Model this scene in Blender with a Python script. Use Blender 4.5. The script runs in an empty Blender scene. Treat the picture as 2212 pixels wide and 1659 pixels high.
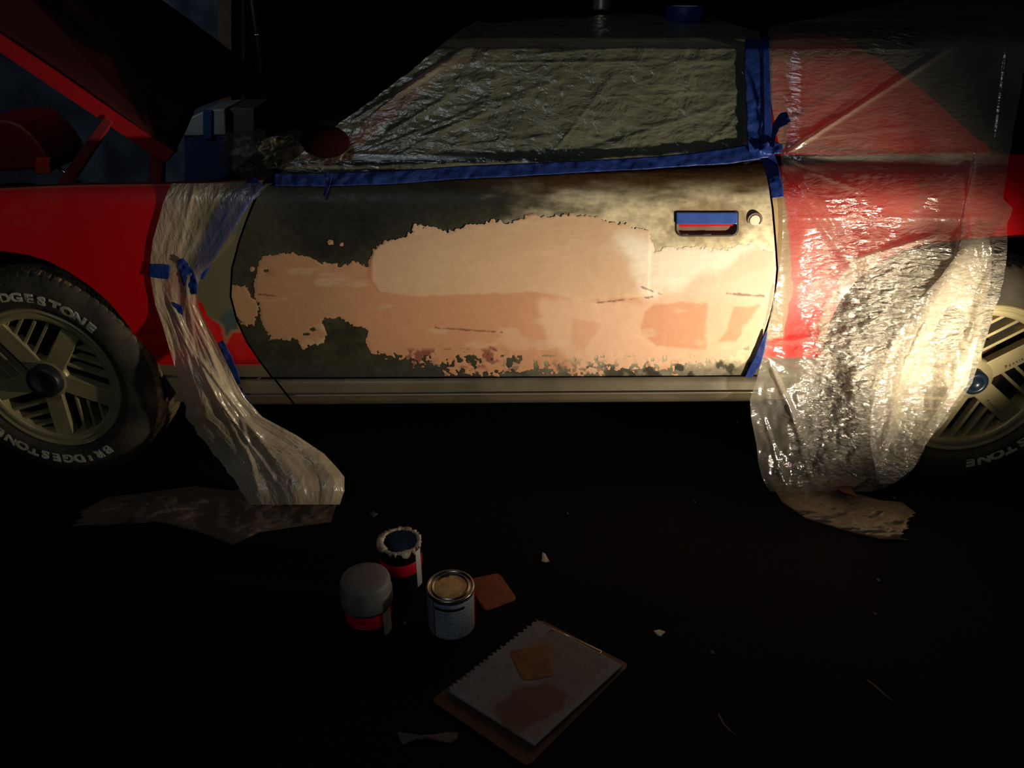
import bpy, math, random
import numpy as np
from mathutils import Vector, Matrix

random.seed(7)
rng = np.random.RandomState(7)
SC = bpy.context.scene
COL = SC.collection

# ------------------------------------------------------------------ camera
F = 1736.0; CX = 1106.0; CY = 829.5
CAMP = np.array([0.0, -2.0, 1.4]); TH = math.radians(28.0)
cam = bpy.data.cameras.new('camera'); cam_o = bpy.data.objects.new('camera', cam); COL.objects.link(cam_o)
cam.sensor_width = 36.0; cam.lens = 36.0 * F / 2212.0; cam.clip_start = 0.05; cam.clip_end = 60
cam_o.location = CAMP; cam_o.rotation_euler = (math.radians(62.0), 0, 0)
SC.camera = cam_o

# ------------------------------------------------------------------ light and exposure
SC.view_settings.view_transform = 'Standard'; SC.view_settings.look = 'None'
SC.view_settings.exposure = 0.0; SC.view_settings.gamma = 1.0
SC.view_settings.use_curve_mapping = False
w = bpy.data.worlds.new('night_sky'); SC.world = w; w.use_nodes = True
w.node_tree.nodes['Background'].inputs[0].default_value = (0.25, 0.35, 1.0, 1)
w.node_tree.nodes['Background'].inputs[1].default_value = 0.0012


def aim(o, target):
    d = Vector(target) - Vector(o.location)
    o.rotation_euler = d.to_track_quat('-Z', 'Y').to_euler()


# the work lamp that stands on the ground just right of the frame
LAMP = (1.36, -0.76, 0.31)
ld = bpy.data.lights.new('work_lamp_light', 'SPOT'); ld.energy = 150; ld.color = (1.0, 0.87, 0.68)
ld.spot_size = math.radians(116); ld.spot_blend = 1.0; ld.shadow_soft_size = 0.035
lo = bpy.data.objects.new('work_lamp_light', ld); COL.objects.link(lo); lo.location = LAMP; aim(lo, (0.52, 0.0, 0.62))
lo.scale = (1.0, 0.45, 1.0)   # flat, wide beam of a halogen work lamp
# weak cool fill added behind the camera to stand in for ambient light
ad = bpy.data.lights.new('cool_fill', 'AREA'); ad.energy = 15; ad.color = (0.72, 0.86, 1.0); ad.shape = 'DISK'; ad.size = 1.6
ao = bpy.data.objects.new('cool_fill', ad); COL.objects.link(ao); ao.location = (-1.2, -4.1, 4.2); aim(ao, (-0.2, -0.6, 0.4))
# dim cool fill added beyond the car's nose to brighten tarp and cooler
gd_ = bpy.data.lights.new('far_cool_fill', 'SPOT'); gd_.energy = 6; gd_.color = (0.8, 0.92, 1.0); gd_.spot_size = math.radians(125); gd_.spot_blend = 1.0; gd_.shadow_soft_size = 0.15
go_ = bpy.data.objects.new('far_cool_fill', gd_); COL.objects.link(go_); go_.location = (-2.1, 0.9, 1.4); aim(go_, (-0.7, 2.6, 1.2))


# ------------------------------------------------------------------ helpers
def ray(px, py):
    px = np.asarray(px, float); py = np.asarray(py, float)
    a = (px - CX) / F; b = -(py - CY) / F
    s, c = math.sin(TH), math.cos(TH)
    return a, b * s + c, b * c - s          # world x, y, z per unit axial depth


def P(px, py, Y):
    """Point on the ray of a photograph pixel at world depth Y."""
    dx, dy, dz = ray(px, py)
    t = (np.asarray(Y, float) - CAMP[1]) / dy
    return np.stack(np.broadcast_arrays(dx * t, CAMP[1] + dy * t, CAMP[2] + dz * t), -1)


def PG(px, py, z=0.0):
    dx, dy, dz = ray(px, py)
    t = (z - CAMP[2]) / dz
    return np.stack(np.broadcast_arrays(dx * t, CAMP[1] + dy * t, CAMP[2] + dz * t), -1)


def body_y(X, Z):
    y = 0.075 * ((Z - 0.60) / 0.34) ** 2
    y = y + 0.045 * np.clip((Z - 0.84) / 0.08, 0, 2) ** 2
    y = y + 0.035 * np.clip((np.abs(X) - 0.5), 0, None) ** 1.5
    return y


def BY(px, py, off=0.0):
    """Depth of the car's side surface behind a pixel."""
    Y = np.zeros(np.broadcast(px, py).shape)
    for _ in range(6):
        q = P(px, py, Y)
        Y = 0.5 * Y + 0.5 * body_y(q[..., 0], q[..., 2])
    return Y - off


def PB(px, py, off=0.0):
    return P(px, py, BY(px, py, off))


def GY(px, py, off=0.0):
    """Depth of the greenhouse (glass, pillars, roof) above the belt line."""
    px = np.asarray(px, float); py = np.asarray(py, float)
    yb = 0.13
    y = yb + 0.15 * np.clip((350 - py) / 240.0, 0, 1) + np.clip((112 - py) / 80.0, 0, None) ** 1.9 * 0.42
    return y - off


def FY(px, py, off=0.0):
    """Body below the belt, greenhouse above it, blended."""
    t = np.clip((np.asarray(py, float) - 325) / 50.0, 0, 1)
    t = t * t * (3 - 2 * t)
    return GY(px, py) * (1 - t) + BY(px, py) * t - off


def interp(tab, x):
    tab = sorted(tab)
    return np.interp(x, [t[0] for t in tab], [t[1] for t in tab])


_LAT = rng.rand(256, 256)


def vnoise(x, y):
    xi = np.floor(x).astype(int); yi = np.floor(y).astype(int)
    fx = x - xi; fy = y - yi
    fx = fx * fx * (3 - 2 * fx); fy = fy * fy * (3 - 2 * fy)
    g = lambda i, j: _LAT[i % 256, j % 256]
    return (g(xi, yi) * (1 - fx) + g(xi + 1, yi) * fx) * (1 - fy) + (g(xi, yi + 1) * (1 - fx) + g(xi + 1, yi + 1) * fx) * fy


def fbm(x, y, s, octv=4, seed=0):
    x = np.asarray(x, float) / s + seed * 17.3; y = np.asarray(y, float) / s + seed * 9.1
    v = 0; a = 0.5; tot = 0
    for _ in range(octv):
        v = v + a * (vnoise(x, y) * 2 - 1); tot += a; a *= 0.5; x = x * 2.03 + 5; y = y * 2.03 + 3
    return v / tot


def sdf(poly, x, y):
    """Signed distance in pixels (negative inside)."""
    p = np.array(poly, float); n = len(p)
    d = np.full(x.shape, 1e18); inside = np.zeros(x.shape, bool)
    for i in range(n):
        a = p[i]; b = p[(i + 1) % n]; e = b - a
        wx = x - a[0]; wy = y - a[1]
        t = np.clip((wx * e[0] + wy * e[1]) / (e @ e + 1e-9), 0, 1)
        d = np.minimum(d, (wx - t * e[0]) ** 2 + (wy - t * e[1]) ** 2)
        c = ((a[1] > y) != (b[1] > y)) & (x < (b[0] - a[0]) * (y - a[1]) / (b[1] - a[1] + 1e-12) + a[0])
        inside ^= c
    return np.where(inside, -1, 1) * np.sqrt(d)


def lin(r, g, b):
    f = lambda c: (c / 255 / 12.92) if c / 255 <= 0.04045 else ((c / 255 + 0.055) / 1.055) ** 2.4
    return (f(r), f(g), f(b), 1.0)


def sm(e0, e1, v):
    t = np.clip((v - e0) / (e1 - e0), 0, 1)
    return t * t * (3 - 2 * t)


# ------------------------------------------------------------------ materials
def nt(name):
    m = bpy.data.materials.new(name); m.use_nodes = True
    t = m.node_tree
    return m, t, t.nodes['Principled BSDF']


def mat(name, c, rough=0.5, metal=0.0, coat=0.0, var=0.15, scale=8.0, bump=0.0, bscale=60.0, c2=None, spec=0.5):
    m, t, b = nt(name)
    N = t.nodes; L = t.links
    tc = N.new('ShaderNodeTexCoord')
    no = N.new('ShaderNodeTexNoise'); no.inputs['Scale'].default_value = scale; no.inputs['Detail'].default_value = 6
    L.new(tc.outputs['Object'], no.inputs['Vector'])
    mx = N.new('ShaderNodeMix'); mx.data_type = 'RGBA'
    mx.inputs[6].default_value = c
    mx.inputs[7].default_value = c2 if c2 else (c[0] * (1 - var), c[1] * (1 - var), c[2] * (1 - var), 1)
    cr = N.new('ShaderNodeValToRGB'); cr.color_ramp.elements[0].position = 0.4; cr.color_ramp.elements[1].position = 0.62
    L.new(no.outputs['Fac'], cr.inputs['Fac']); L.new(cr.outputs['Color'], mx.inputs[0])
    L.new(mx.outputs[2], b.inputs['Base Color'])
    b.inputs['Roughness'].default_value = rough; b.inputs['Metallic'].default_value = metal
    b.inputs['Coat Weight'].default_value = coat; b.inputs['Coat Roughness'].default_value = 0.15
    b.inputs['Specular IOR Level'].default_value = spec
    if bump:
        n2 = N.new('ShaderNodeTexNoise'); n2.inputs['Scale'].default_value = bscale; n2.inputs['Detail'].default_value = 4
        L.new(tc.outputs['Object'], n2.inputs['Vector'])
        bp = N.new('ShaderNodeBump'); bp.inputs['Strength'].default_value = bump; bp.inputs['Distance'].default_value = 0.004
        L.new(n2.outputs['Fac'], bp.inputs['Height']); L.new(bp.outputs['Normal'], b.inputs['Normal'])
    return m


def attr_mat(name, bump=0.15, bscale=90.0, stretch=(1, 1, 1)):
    """Colour, metalness and roughness come from the paint map stored on the mesh."""
    m, t, b = nt(name); N = t.nodes; L = t.links
    a = N.new('ShaderNodeAttribute'); a.attribute_name = 'paint'
    L.new(a.outputs['Color'], b.inputs['Base Color'])
    a2 = N.new('ShaderNodeAttribute'); a2.attribute_name = 'surface'
    sp = N.new('ShaderNodeSeparateColor'); L.new(a2.outputs['Color'], sp.inputs[0])
    L.new(sp.outputs[0], b.inputs['Metallic']); L.new(sp.outputs[1], b.inputs['Roughness']); L.new(sp.outputs[2], b.inputs['Coat Weight'])
    b.inputs['Coat Roughness'].default_value = 0.2
    tc = N.new('ShaderNodeTexCoord'); mp = N.new('ShaderNodeMapping'); mp.inputs['Scale'].default_value = stretch
    L.new(tc.outputs['Object'], mp.inputs[0])
    n2 = N.new('ShaderNodeTexNoise'); n2.inputs['Scale'].default_value = bscale; n2.inputs['Detail'].default_value = 5
    L.new(mp.outputs[0], n2.inputs['Vector'])
    bp = N.new('ShaderNodeBump'); bp.inputs['Strength'].default_value = bump; bp.inputs['Distance'].default_value = 0.002
    L.new(n2.outputs['Fac'], bp.inputs['Height']); L.new(bp.outputs['Normal'], b.inputs['Normal'])
    return m


def film_mat(name, opac=0.22, tint=(0.8, 0.78, 0.66, 1), bump=0.5, bscale=(14, 14, 40), rough=0.16, gloss=0.5, fine=0.35, mapped=False, facing=0.2, transl=0.35):
    """Thin crinkled polythene: clear film, a milky share and a sharp sheen."""
    m = bpy.data.materials.new(name); m.use_nodes = True; t = m.node_tree; N = t.nodes; L = t.links
    N.remove(N['Principled BSDF']); out = N['Material Output']
    tc = N.new('ShaderNodeTexCoord')
    mp = N.new('ShaderNodeMapping'); mp.inputs['Scale'].default_value = bscale
    L.new(tc.outputs['Object'], mp.inputs[0])
    n1 = N.new('ShaderNodeTexNoise'); n1.inputs['Scale'].default_value = 1.0; n1.inputs['Detail'].default_value = 5; n1.inputs['Distortion'].default_value = 1.2
    n1.inputs['Roughness'].default_value = 0.55
    L.new(mp.outputs[0], n1.inputs['Vector'])
    vo = N.new('ShaderNodeTexVoronoi'); vo.feature = 'DISTANCE_TO_EDGE'; vo.inputs['Scale'].default_value = 1.7
    wp = N.new('ShaderNodeVectorMath'); wp.operation = 'MULTIPLY_ADD'
    wp.inputs[1].default_value = (0.9, 0.9, 0.9)
    L.new(n1.outputs['Color'], wp.inputs[0]); L.new(mp.outputs[0], wp.inputs[2]); L.new(wp.outputs[0], vo.inputs['Vector'])
    ad_ = N.new('ShaderNodeMath'); ad_.operation = 'MULTIPLY_ADD'; ad_.inputs[1].default_value = fine
    L.new(vo.outputs['Distance'], ad_.inputs[0]); L.new(n1.outputs['Fac'], ad_.inputs[2])
    bp = N.new('ShaderNodeBump'); bp.inputs['Strength'].default_value = bump; bp.inputs['Distance'].default_value = 0.03
    L.new(ad_.outputs[0], bp.inputs['Height'])
    sp = None
    if mapped:
        at_ = N.new('ShaderNodeAttribute'); at_.attribute_name = 'paint'; sp = N.new('ShaderNodeSeparateColor'); L.new(at_.outputs['Color'], sp.inputs[0])
        bm_ = N.new('ShaderNodeMath'); bm_.operation = 'MULTIPLY'; bm_.inputs[1].default_value = bump; L.new(sp.outputs[1], bm_.inputs[0]); L.new(bm_.outputs[0], bp.inputs['Strength'])
    tr = N.new('ShaderNodeBsdfTransparent'); tr.inputs[0].default_value = (0.97, 0.97, 0.95, 1)
    df = N.new('ShaderNodeBsdfDiffuse'); df.inputs[0].default_value = tint; L.new(bp.outputs[0], df.inputs['Normal'])
    tl = N.new('ShaderNodeBsdfTranslucent'); tl.inputs[0].default_value = tint
    m1 = N.new('ShaderNodeMixShader'); m1.inputs[0].default_value = transl
    L.new(df.outputs[0], m1.inputs[1]); L.new(tl.outputs[0], m1.inputs[2])
    # milky share varies over the film, greater where it is seen on edge
    lw = N.new('ShaderNodeLayerWeight'); lw.inputs['Blend'].default_value = 0.35; L.new(bp.outputs[0], lw.inputs['Normal'])
    n3 = N.new('ShaderNodeTexNoise'); n3.inputs['Scale'].default_value = 5.0; n3.inputs['Detail'].default_value = 6; L.new(tc.outputs['Object'], n3.inputs['Vector'])
    mr = N.new('ShaderNodeMapRange'); mr.inputs['From Min'].default_value = 0.3; mr.inputs['From Max'].default_value = 0.7
    mr.inputs['To Min'].default_value = opac * 0.65; mr.inputs['To Max'].default_value = opac * 1.35
    L.new(n3.outputs['Fac'], mr.inputs['Value'])
    am = N.new('ShaderNodeMath'); am.operation = 'MULTIPLY_ADD'; am.inputs[1].default_value = facing; am.use_clamp = True
    L.new(lw.outputs['Facing'], am.inputs[0])
    if sp is not None:
        mm_ = N.new('ShaderNodeMath'); mm_.operation = 'MULTIPLY'; L.new(mr.outputs[0], mm_.inputs[0]); L.new(sp.outputs[0], mm_.inputs[1]); L.new(mm_.outputs[0], am.inputs[2])
    else:
        L.new(mr.outputs[0], am.inputs[2])
    m2 = N.new('ShaderNodeMixShader'); L.new(am.outputs[0], m2.inputs[0]); L.new(tr.outputs[0], m2.inputs[1]); L.new(m1.outputs[0], m2.inputs[2])
    gl = N.new('ShaderNodeBsdfGlossy'); gl.inputs['Roughness'].default_value = rough; L.new(bp.outputs[0], gl.inputs['Normal'])
    gl.inputs[0].default_value = (1, 0.98, 0.93, 1)
    fr = N.new('ShaderNodeLayerWeight'); fr.inputs['Blend'].default_value = 0.5; L.new(bp.outputs[0], fr.inputs['Normal'])
    pw = N.new('ShaderNodeMath'); pw.operation = 'POWER'; pw.inputs[1].default_value = 4.0; L.new(fr.outputs['Facing'], pw.inputs[0])
    fm = N.new('ShaderNodeMath'); fm.operation = 'MULTIPLY_ADD'; fm.use_clamp = True; fm.inputs[1].default_value = 0.7; fm.inputs[2].default_value = 0.05 + 0.10 * gloss
    L.new(pw.outputs[0], fm.inputs[0])
    m3 = N.new('ShaderNodeMixShader'); L.new(fm.outputs[0], m3.inputs[0]); L.new(m2.outputs[0], m3.inputs[1]); L.new(gl.outputs[0], m3.inputs[2])
    L.new(m3.outputs[0], out.inputs['Surface'])
    return m


M = {}
M['body'] = attr_mat('painted_body', 0.06, 60)
M['door'] = attr_mat('sanded_door_steel', 0.25, 40, (0.5, 1, 3))
M['filler'] = attr_mat('body_filler', 0.35, 35, (0.6, 1, 2.2))
def filler_mat():
    m = attr_mat('body_filler_coat', 0.35, 35, (0.6, 1, 2.2)); t = m.node_tree; N = t.nodes; L = t.links
    a = N.new('ShaderNodeAttribute'); a.attribute_name = 'edge'
    sp = N.new('ShaderNodeSeparateColor'); L.new(a.outputs['Color'], sp.inputs[0])
    tc = N.new('ShaderNodeTexCoord'); no = N.new('ShaderNodeTexNoise'); no.inputs['Scale'].default_value = 220; no.inputs['Detail'].default_value = 3
    L.new(tc.outputs['Object'], no.inputs['Vector'])
    ma = N.new('ShaderNodeMath'); ma.operation = 'MULTIPLY_ADD'; ma.inputs[1].default_value = 0.35; L.new(no.outputs['Fac'], ma.inputs[0]); L.new(sp.outputs[0], ma.inputs[2])
    lt = N.new('ShaderNodeMath'); lt.operation = 'GREATER_THAN'; lt.inputs[1].default_value = 0.675; L.new(ma.outputs[0], lt.inputs[0])
    L.new(lt.outputs[0], N['Principled BSDF'].inputs['Alpha'])
    return m


M['fcoat'] = filler_mat()
M['red'] = mat('red_paint', lin(205, 12, 18), 0.35, 0, 0.5, 0.2, 5)
M['redfade'] = mat('faded_red_paint', lin(150, 18, 22), 0.6, 0, 0.0, 0.3, 6)
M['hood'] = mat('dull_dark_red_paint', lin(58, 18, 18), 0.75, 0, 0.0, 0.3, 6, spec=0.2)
M['black'] = mat('black_trim', lin(18, 18, 20), 0.6)
M['void'] = mat('dark_interior', lin(9, 9, 10), 0.95, spec=0.05)
M['skirt'] = mat('grey_skirt_paint', lin(108, 98, 78), 0.45, 0.15, 0.2, 0.35, 6, 0.2, 30)
M['lip'] = mat('skirt_lip', lin(205, 190, 150), 0.3, 0.6)
M['rubber'] = mat('tyre_rubber', lin(74, 66, 48), 0.8, 0, 0, 0.3, 9, 0.4, 80, c2=lin(40, 37, 30))
M['dirty'] = mat('dusty_tread_rubber', lin(112, 94, 62), 0.9, 0, 0, 0.3, 20, 0.5, 90, c2=lin(50, 46, 36))
M['letter'] = mat('raised_white_letter', lin(205, 200, 170), 0.7, 0, 0, 0.35, 40)
M['rim'] = mat('gold_beige_alloy', lin(176, 162, 116), 0.42, 0.25, 0.2, 0.22, 14, 0.1, 60)
M['rimdark'] = mat('wheel_inner_dark', lin(34, 28, 26), 0.8, 0, 0, 0.3, 12)
M['hub'] = mat('black_hub_cap', lin(34, 36, 42), 0.4)
M['chrome'] = mat('chrome', lin(215, 212, 205), 0.16, 1.0)
M['steel'] = mat('bare_steel', lin(170, 168, 160), 0.3, 1.0)
M['tape'] = mat('blue_masking_tape', lin(26, 54, 128), 0.5, 0, 0, 0.25, 22, 0.35, 70, c2=lin(18, 40, 104))
M['tapelit'] = mat('lit_blue_tape', lin(62, 88, 160), 0.22, 0, 0.6, 0.15, 30)  # lighter copy of the tape, lamplight put into its colour
M['glass'] = mat('dark_tinted_glass', lin(14, 16, 14), 0.12, 0, 0, 0.1, 4)
M['roof'] = mat('roof_paint', lin(90, 40, 34), 0.5, 0, 0, 0.3, 5)
M['film_win'] = film_mat('window_film', 0.30, lin(186, 188, 160), 0.30, (9, 9, 16), 0.17, 0.2, 0.25, transl=0.3)
M['film_side'] = film_mat('hanging_film', 0.21, lin(232, 222, 200), 0.85, (15, 15, 46), 0.17, 1.1, 0.6, mapped=True, facing=0.05)
M['film_fold'] = film_mat('hanging_film_fold', 0.30, lin(228, 214, 186), 0.6, (14, 14, 40), 0.16, 0.7, 0.4, facing=0.08, mapped=True)
M['film_left'] = film_mat('gathered_film', 0.55, lin(222, 200, 166), 0.25, (26, 26, 12), 0.25, 0.25, 0.3, mapped=True)
M['tar'] = None


def ground_mat():
    m, t, b = nt('dark_asphalt'); N = t.nodes; L = t.links
    tc = N.new('ShaderNodeTexCoord')
    vo = N.new('ShaderNodeTexVoronoi'); vo.inputs['Scale'].default_value = 140; L.new(tc.outputs['Object'], vo.inputs['Vector'])
    no = N.new('ShaderNodeTexNoise'); no.inputs['Scale'].default_value = 3; no.inputs['Detail'].default_value = 8; L.new(tc.outputs['Object'], no.inputs['Vector'])
    cr = N.new('ShaderNodeValToRGB'); cr.color_ramp.elements[0].color = lin(9, 8, 8); cr.color_ramp.elements[1].color = lin(22, 16, 13)
    L.new(no.outputs['Fac'], cr.inputs['Fac'])
    L.new(cr.outputs['Color'], b.inputs['Base Color'])
    b.inputs['Roughness'].default_value = 0.95; b.inputs['Specular IOR Level'].default_value = 0.12
    bp = N.new('ShaderNodeBump'); bp.inputs['Strength'].default_value = 0.3; bp.inputs['Distance'].default_value = 0.002
    L.new(vo.outputs['Distance'], bp.inputs['Height']); L.new(bp.outputs['Normal'], b.inputs['Normal'])
    return m


M['tar'] = ground_mat()


# ------------------------------------------------------------------ mesh builders
def link(name, me, m=None, parent=None, smooth=True):
    o = bpy.data.objects.new(name, me); COL.objects.link(o)
    if m: me.materials.append(m)
    if smooth and len(me.polygons): me.polygons.foreach_set('use_smooth', [True] * len(me.polygons))
    if parent is not None: o.parent = parent
    return o


def tag(o, label, cat=None, group=None, kind=None):
    if label: o['label'] = label
    if cat: o['category'] = cat
    if group: o['group'] = group
    if kind: o['kind'] = kind
    return o


def empty(name, loc, label, cat, group=None):
    o = bpy.data.objects.new(name, None); COL.objects.link(o); o.location = loc; o.empty_display_size = 0.05
    return tag(o, label, cat, group)


def pydata(name, v, f, m, parent=None, smooth=False):
    me = bpy.data.meshes.new(name); me.from_pydata([tuple(map(float, p)) for p in v], [], f); me.update()
    me.validate()
    return link(name, me, m, parent, smooth)


def grid(name, V, m, parent=None, keep=None, paint=None, surf=None, thick=0.0, smooth=True, edge=None):
    nr, nc = V.shape[:2]
    idx = np.arange(nr * nc).reshape(nr, nc)
    q = np.stack([idx[:-1, :-1], idx[1:, :-1], idx[1:, 1:], idx[:-1, 1:]], -1).reshape(-1, 4)
    if keep is not None:
        k = keep[:-1, :-1] & keep[1:, :-1] & keep[1:, 1:] & keep[:-1, 1:]
        q = q[k.reshape(-1)]
    used, inv = np.unique(q, return_inverse=True); inv = inv.reshape(-1, 4)
    vv = V.reshape(-1, 3)[used]
    me = bpy.data.meshes.new(name)
    me.vertices.add(len(vv)); me.vertices.foreach_set('co', vv.astype(np.float32).ravel())
    me.loops.add(inv.size); me.loops.foreach_set('vertex_index', inv.astype(np.int32).ravel())
    me.polygons.add(len(inv)); me.polygons.foreach_set('loop_start', np.arange(0, inv.size, 4, dtype=np.int32))
    me.polygons.foreach_set('loop_total', np.full(len(inv), 4, dtype=np.int32))
    me.update(calc_edges=True)
    for nm, arr in (('paint', paint), ('surface', surf), ('edge', edge)):
        if arr is not None:
            a = me.attributes.new(nm, 'FLOAT_COLOR', 'POINT')
            c = np.ones((len(used), 4), np.float32); c[:, :3] = arr.reshape(-1, 3)[used]
            a.data.foreach_set('color', c.ravel())
    o = link(name, me, m, parent, smooth)
    if thick:
        s = o.modifiers.new('thickness', 'SOLIDIFY'); s.thickness = thick; s.offset = 0
    return o


def lathe(name, prof, m, parent=None, seg=64, axis='Z', loc=(0, 0, 0), smooth=True, cap=False, rfun=None):
    V = []
    for k in range(seg):
        a = 2 * math.pi * k / seg
        for i, (r, h) in enumerate(prof):
            rr = r if rfun is None else rfun(i, a, r, h)
            if axis == 'Z': V.append((rr * math.cos(a) + loc[0], rr * math.sin(a) + loc[1], h + loc[2]))
            else: V.append((rr * math.cos(a) + loc[0], h + loc[1], rr * math.sin(a) + loc[2]))
    n = len(prof); Fc = []
    for k in range(seg):
        k2 = (k + 1) % seg
        for i in range(n - 1):
            Fc.append((k * n + i, k2 * n + i, k2 * n + i + 1, k * n + i + 1))
    if cap:
        Fc.append([k * n + n - 1 for k in range(seg)]); Fc.append([k * n for k in range(seg)][::-1])
    return pydata(name, V, Fc, m, parent, smooth)


def box(name, lo_, hi, m, parent=None, bev=0.0):
    x0, y0, z0 = lo_; x1, y1, z1 = hi
    V = [(x, y, z) for x in (x0, x1) for y in (y0, y1) for z in (z0, z1)]
    Fc = [(0, 1, 3, 2), (4, 6, 7, 5), (0, 4, 5, 1), (2, 3, 7, 6), (0, 2, 6, 4), (1, 5, 7, 3)]
    o = pydata(name, V, Fc, m, parent)
    if bev:
        b = o.modifiers.new('bevel', 'BEVEL'); b.width = bev; b.segments = 3
    return o


def prism(name, pts, thick, m, parent=None, bev=0.0):
    """pts: world points of an outline; extruded by the vector thick."""
    n = len(pts); t = np.array(thick, float)
    V = [np.array(p, float) for p in pts] + [np.array(p, float) + t for p in pts]
    Fc = [tuple(range(n)), tuple(range(2 * n - 1, n - 1, -1))] + [(i, i + n, (i + 1) % n + n, (i + 1) % n) for i in range(n)]
    o = pydata(name, V, Fc, m, parent)
    if bev:
        b = o.modifiers.new('bevel', 'BEVEL'); b.width = bev; b.segments = 2
    return o


def tube(name, pts, r, m, parent=None, seg=8):
    pts = [Vector(p) for p in pts]; V = []; Fc = []
    for i, p in enumerate(pts):
        d = (pts[min(i + 1, len(pts) - 1)] - pts[max(i - 1, 0)]).normalized()
        a = d.cross(Vector((0, 0, 1)) if abs(d.z) < 0.9 else Vector((1, 0, 0))).normalized(); b = d.cross(a)
        rr = r[i] if hasattr(r, '__len__') else r
        for k in range(seg):
            t = 2 * math.pi * k / seg; V.append(p + a * rr * math.cos(t) + b * rr * math.sin(t))
    for i in range(len(pts) - 1):
        for k in range(seg):
            Fc.append((i * seg + k, i * seg + (k + 1) % seg, (i + 1) * seg + (k + 1) % seg, (i + 1) * seg + k))
    Fc.append(tuple(range(seg))[::-1]); Fc.append(tuple((len(pts) - 1) * seg + k for k in range(seg)))
    return pydata(name, V, Fc, m, parent, True)


# ================================================================== SETTING
g = pydata('floor', [(-9, -6, 0), (9, -6, 0), (9, 7, 0), (-9, 7, 0)], [(0, 1, 2, 3)], M['tar']); g['kind'] = 'structure'
M['wall'] = mat('backdrop_dark', lin(10, 10, 14), 0.95, spec=0.05)
wb = box('dark_backdrop', (-9, 4.6, 0), (9, 4.75, 4.2), M['wall']); wb['kind'] = 'structure'  # dark backdrop added so the background stays black

# ================================================================== CAR
car = empty('car', (0, 0.8, 0), 'red two-door car with stripped driver door under repair, hood open, windows masked with plastic', 'car')
CO = np.array([0, 0.8, 0])
car_parts = []


def part(o):
    """Attach a mesh built in world space to the car."""
    o.parent = car; o.matrix_parent_inverse = Matrix.Translation((0, -0.8, 0))
    return o


def sub(o, p):
    o.parent = p; return o


RED = np.array(lin(212, 6, 16)[:3])
GREY = np.array(lin(108, 98, 78)[:3])


def panel_rows(ys, L, R, nc, px_noise=0):
    """Rows at pixel heights ys; left/right pixel curves as functions of y."""
    ys = np.asarray(ys, float)
    l = interp([(b, a) for a, b in L], ys); r = interp([(b, a) for a, b in R], ys)
    u = np.linspace(0, 1, nc)[None, :]
    X = l[:, None] * (1 - u) + r[:, None] * u
    Yp = np.repeat(ys[:, None], nc, 1)
    return X, Yp


DF = [(580, 384), (556, 420), (535, 470), (517, 520), (501, 580), (498, 640), (511, 690), (534, 740), (561, 780), (591, 820)]   # door front edge
DR = [(1640, 350), (1654, 358), (1662, 400), (1669, 450), (1675, 520), (1679, 580), (1674, 640), (1665, 680), (1652, 720), (1638, 760), (1620, 795), (1604, 818)]
gap = 2.2

# ---- door -----------------------------------------------------------
nr, nc = 236, 590
v = np.linspace(0, 1, nr)[:, None]; u = np.linspace(0, 1, nc)[None, :]
# top edge slopes from (580,384+) to (1640,350); bottom edge 820 -> 816
Xp = np.zeros((nr, nc)); Yp = np.zeros((nr, nc))
for it in range(4):
    if it == 0: Yp = 386 * (1 - v) + 820 * v + 0 * u
    lx = interp([(b, a) for a, b in DF], Yp[:, 0]) + gap; rx = interp([(b, a) for a, b in DR], Yp[:, -1]) - gap
    Xp = lx[:, None] * (1 - u) + rx[:, None] * u
    top = interp([(560, 400), (700, 403), (1000, 388), (1200, 378), (1500, 360), (1650, 352)], Xp)
    bot = interp([(590, 822), (1600, 815)], Xp)
    Yp = top * (1 - v) + bot * v
P_door = PB(Xp, Yp)
n1 = fbm(Xp, Yp, 22, 5, 1); n2 = fbm(Xp, Yp, 9, 3, 2); n3 = fbm(Xp * 0.25, Yp, 16, 4, 3); nb = fbm(Xp, Yp, 120, 4, 4)
metal = np.array(lin(230, 214, 174)[:3]); olive = np.array(lin(70, 68, 50)[:3]); dark = np.array(lin(44, 42, 32)[:3]); brown = np.array(lin(122, 80, 34)[:3]); blueg = np.array(lin(66, 68, 62)[:3])


def mixc(a, b, t):
    return a * (1 - t[..., None]) + b * t[..., None]


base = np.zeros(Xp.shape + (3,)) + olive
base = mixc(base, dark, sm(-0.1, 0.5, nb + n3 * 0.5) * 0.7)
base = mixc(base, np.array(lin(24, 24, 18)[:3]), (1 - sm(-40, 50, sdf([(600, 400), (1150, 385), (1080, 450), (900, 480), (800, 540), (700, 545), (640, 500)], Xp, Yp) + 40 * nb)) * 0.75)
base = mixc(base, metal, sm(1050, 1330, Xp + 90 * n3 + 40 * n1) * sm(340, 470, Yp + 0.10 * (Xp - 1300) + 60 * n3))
base = mixc(base, brown, sm(900, 1300, Xp) * (1 - sm(372, 440, Yp - 0 + 26 * n3)) * 0.9)
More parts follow.
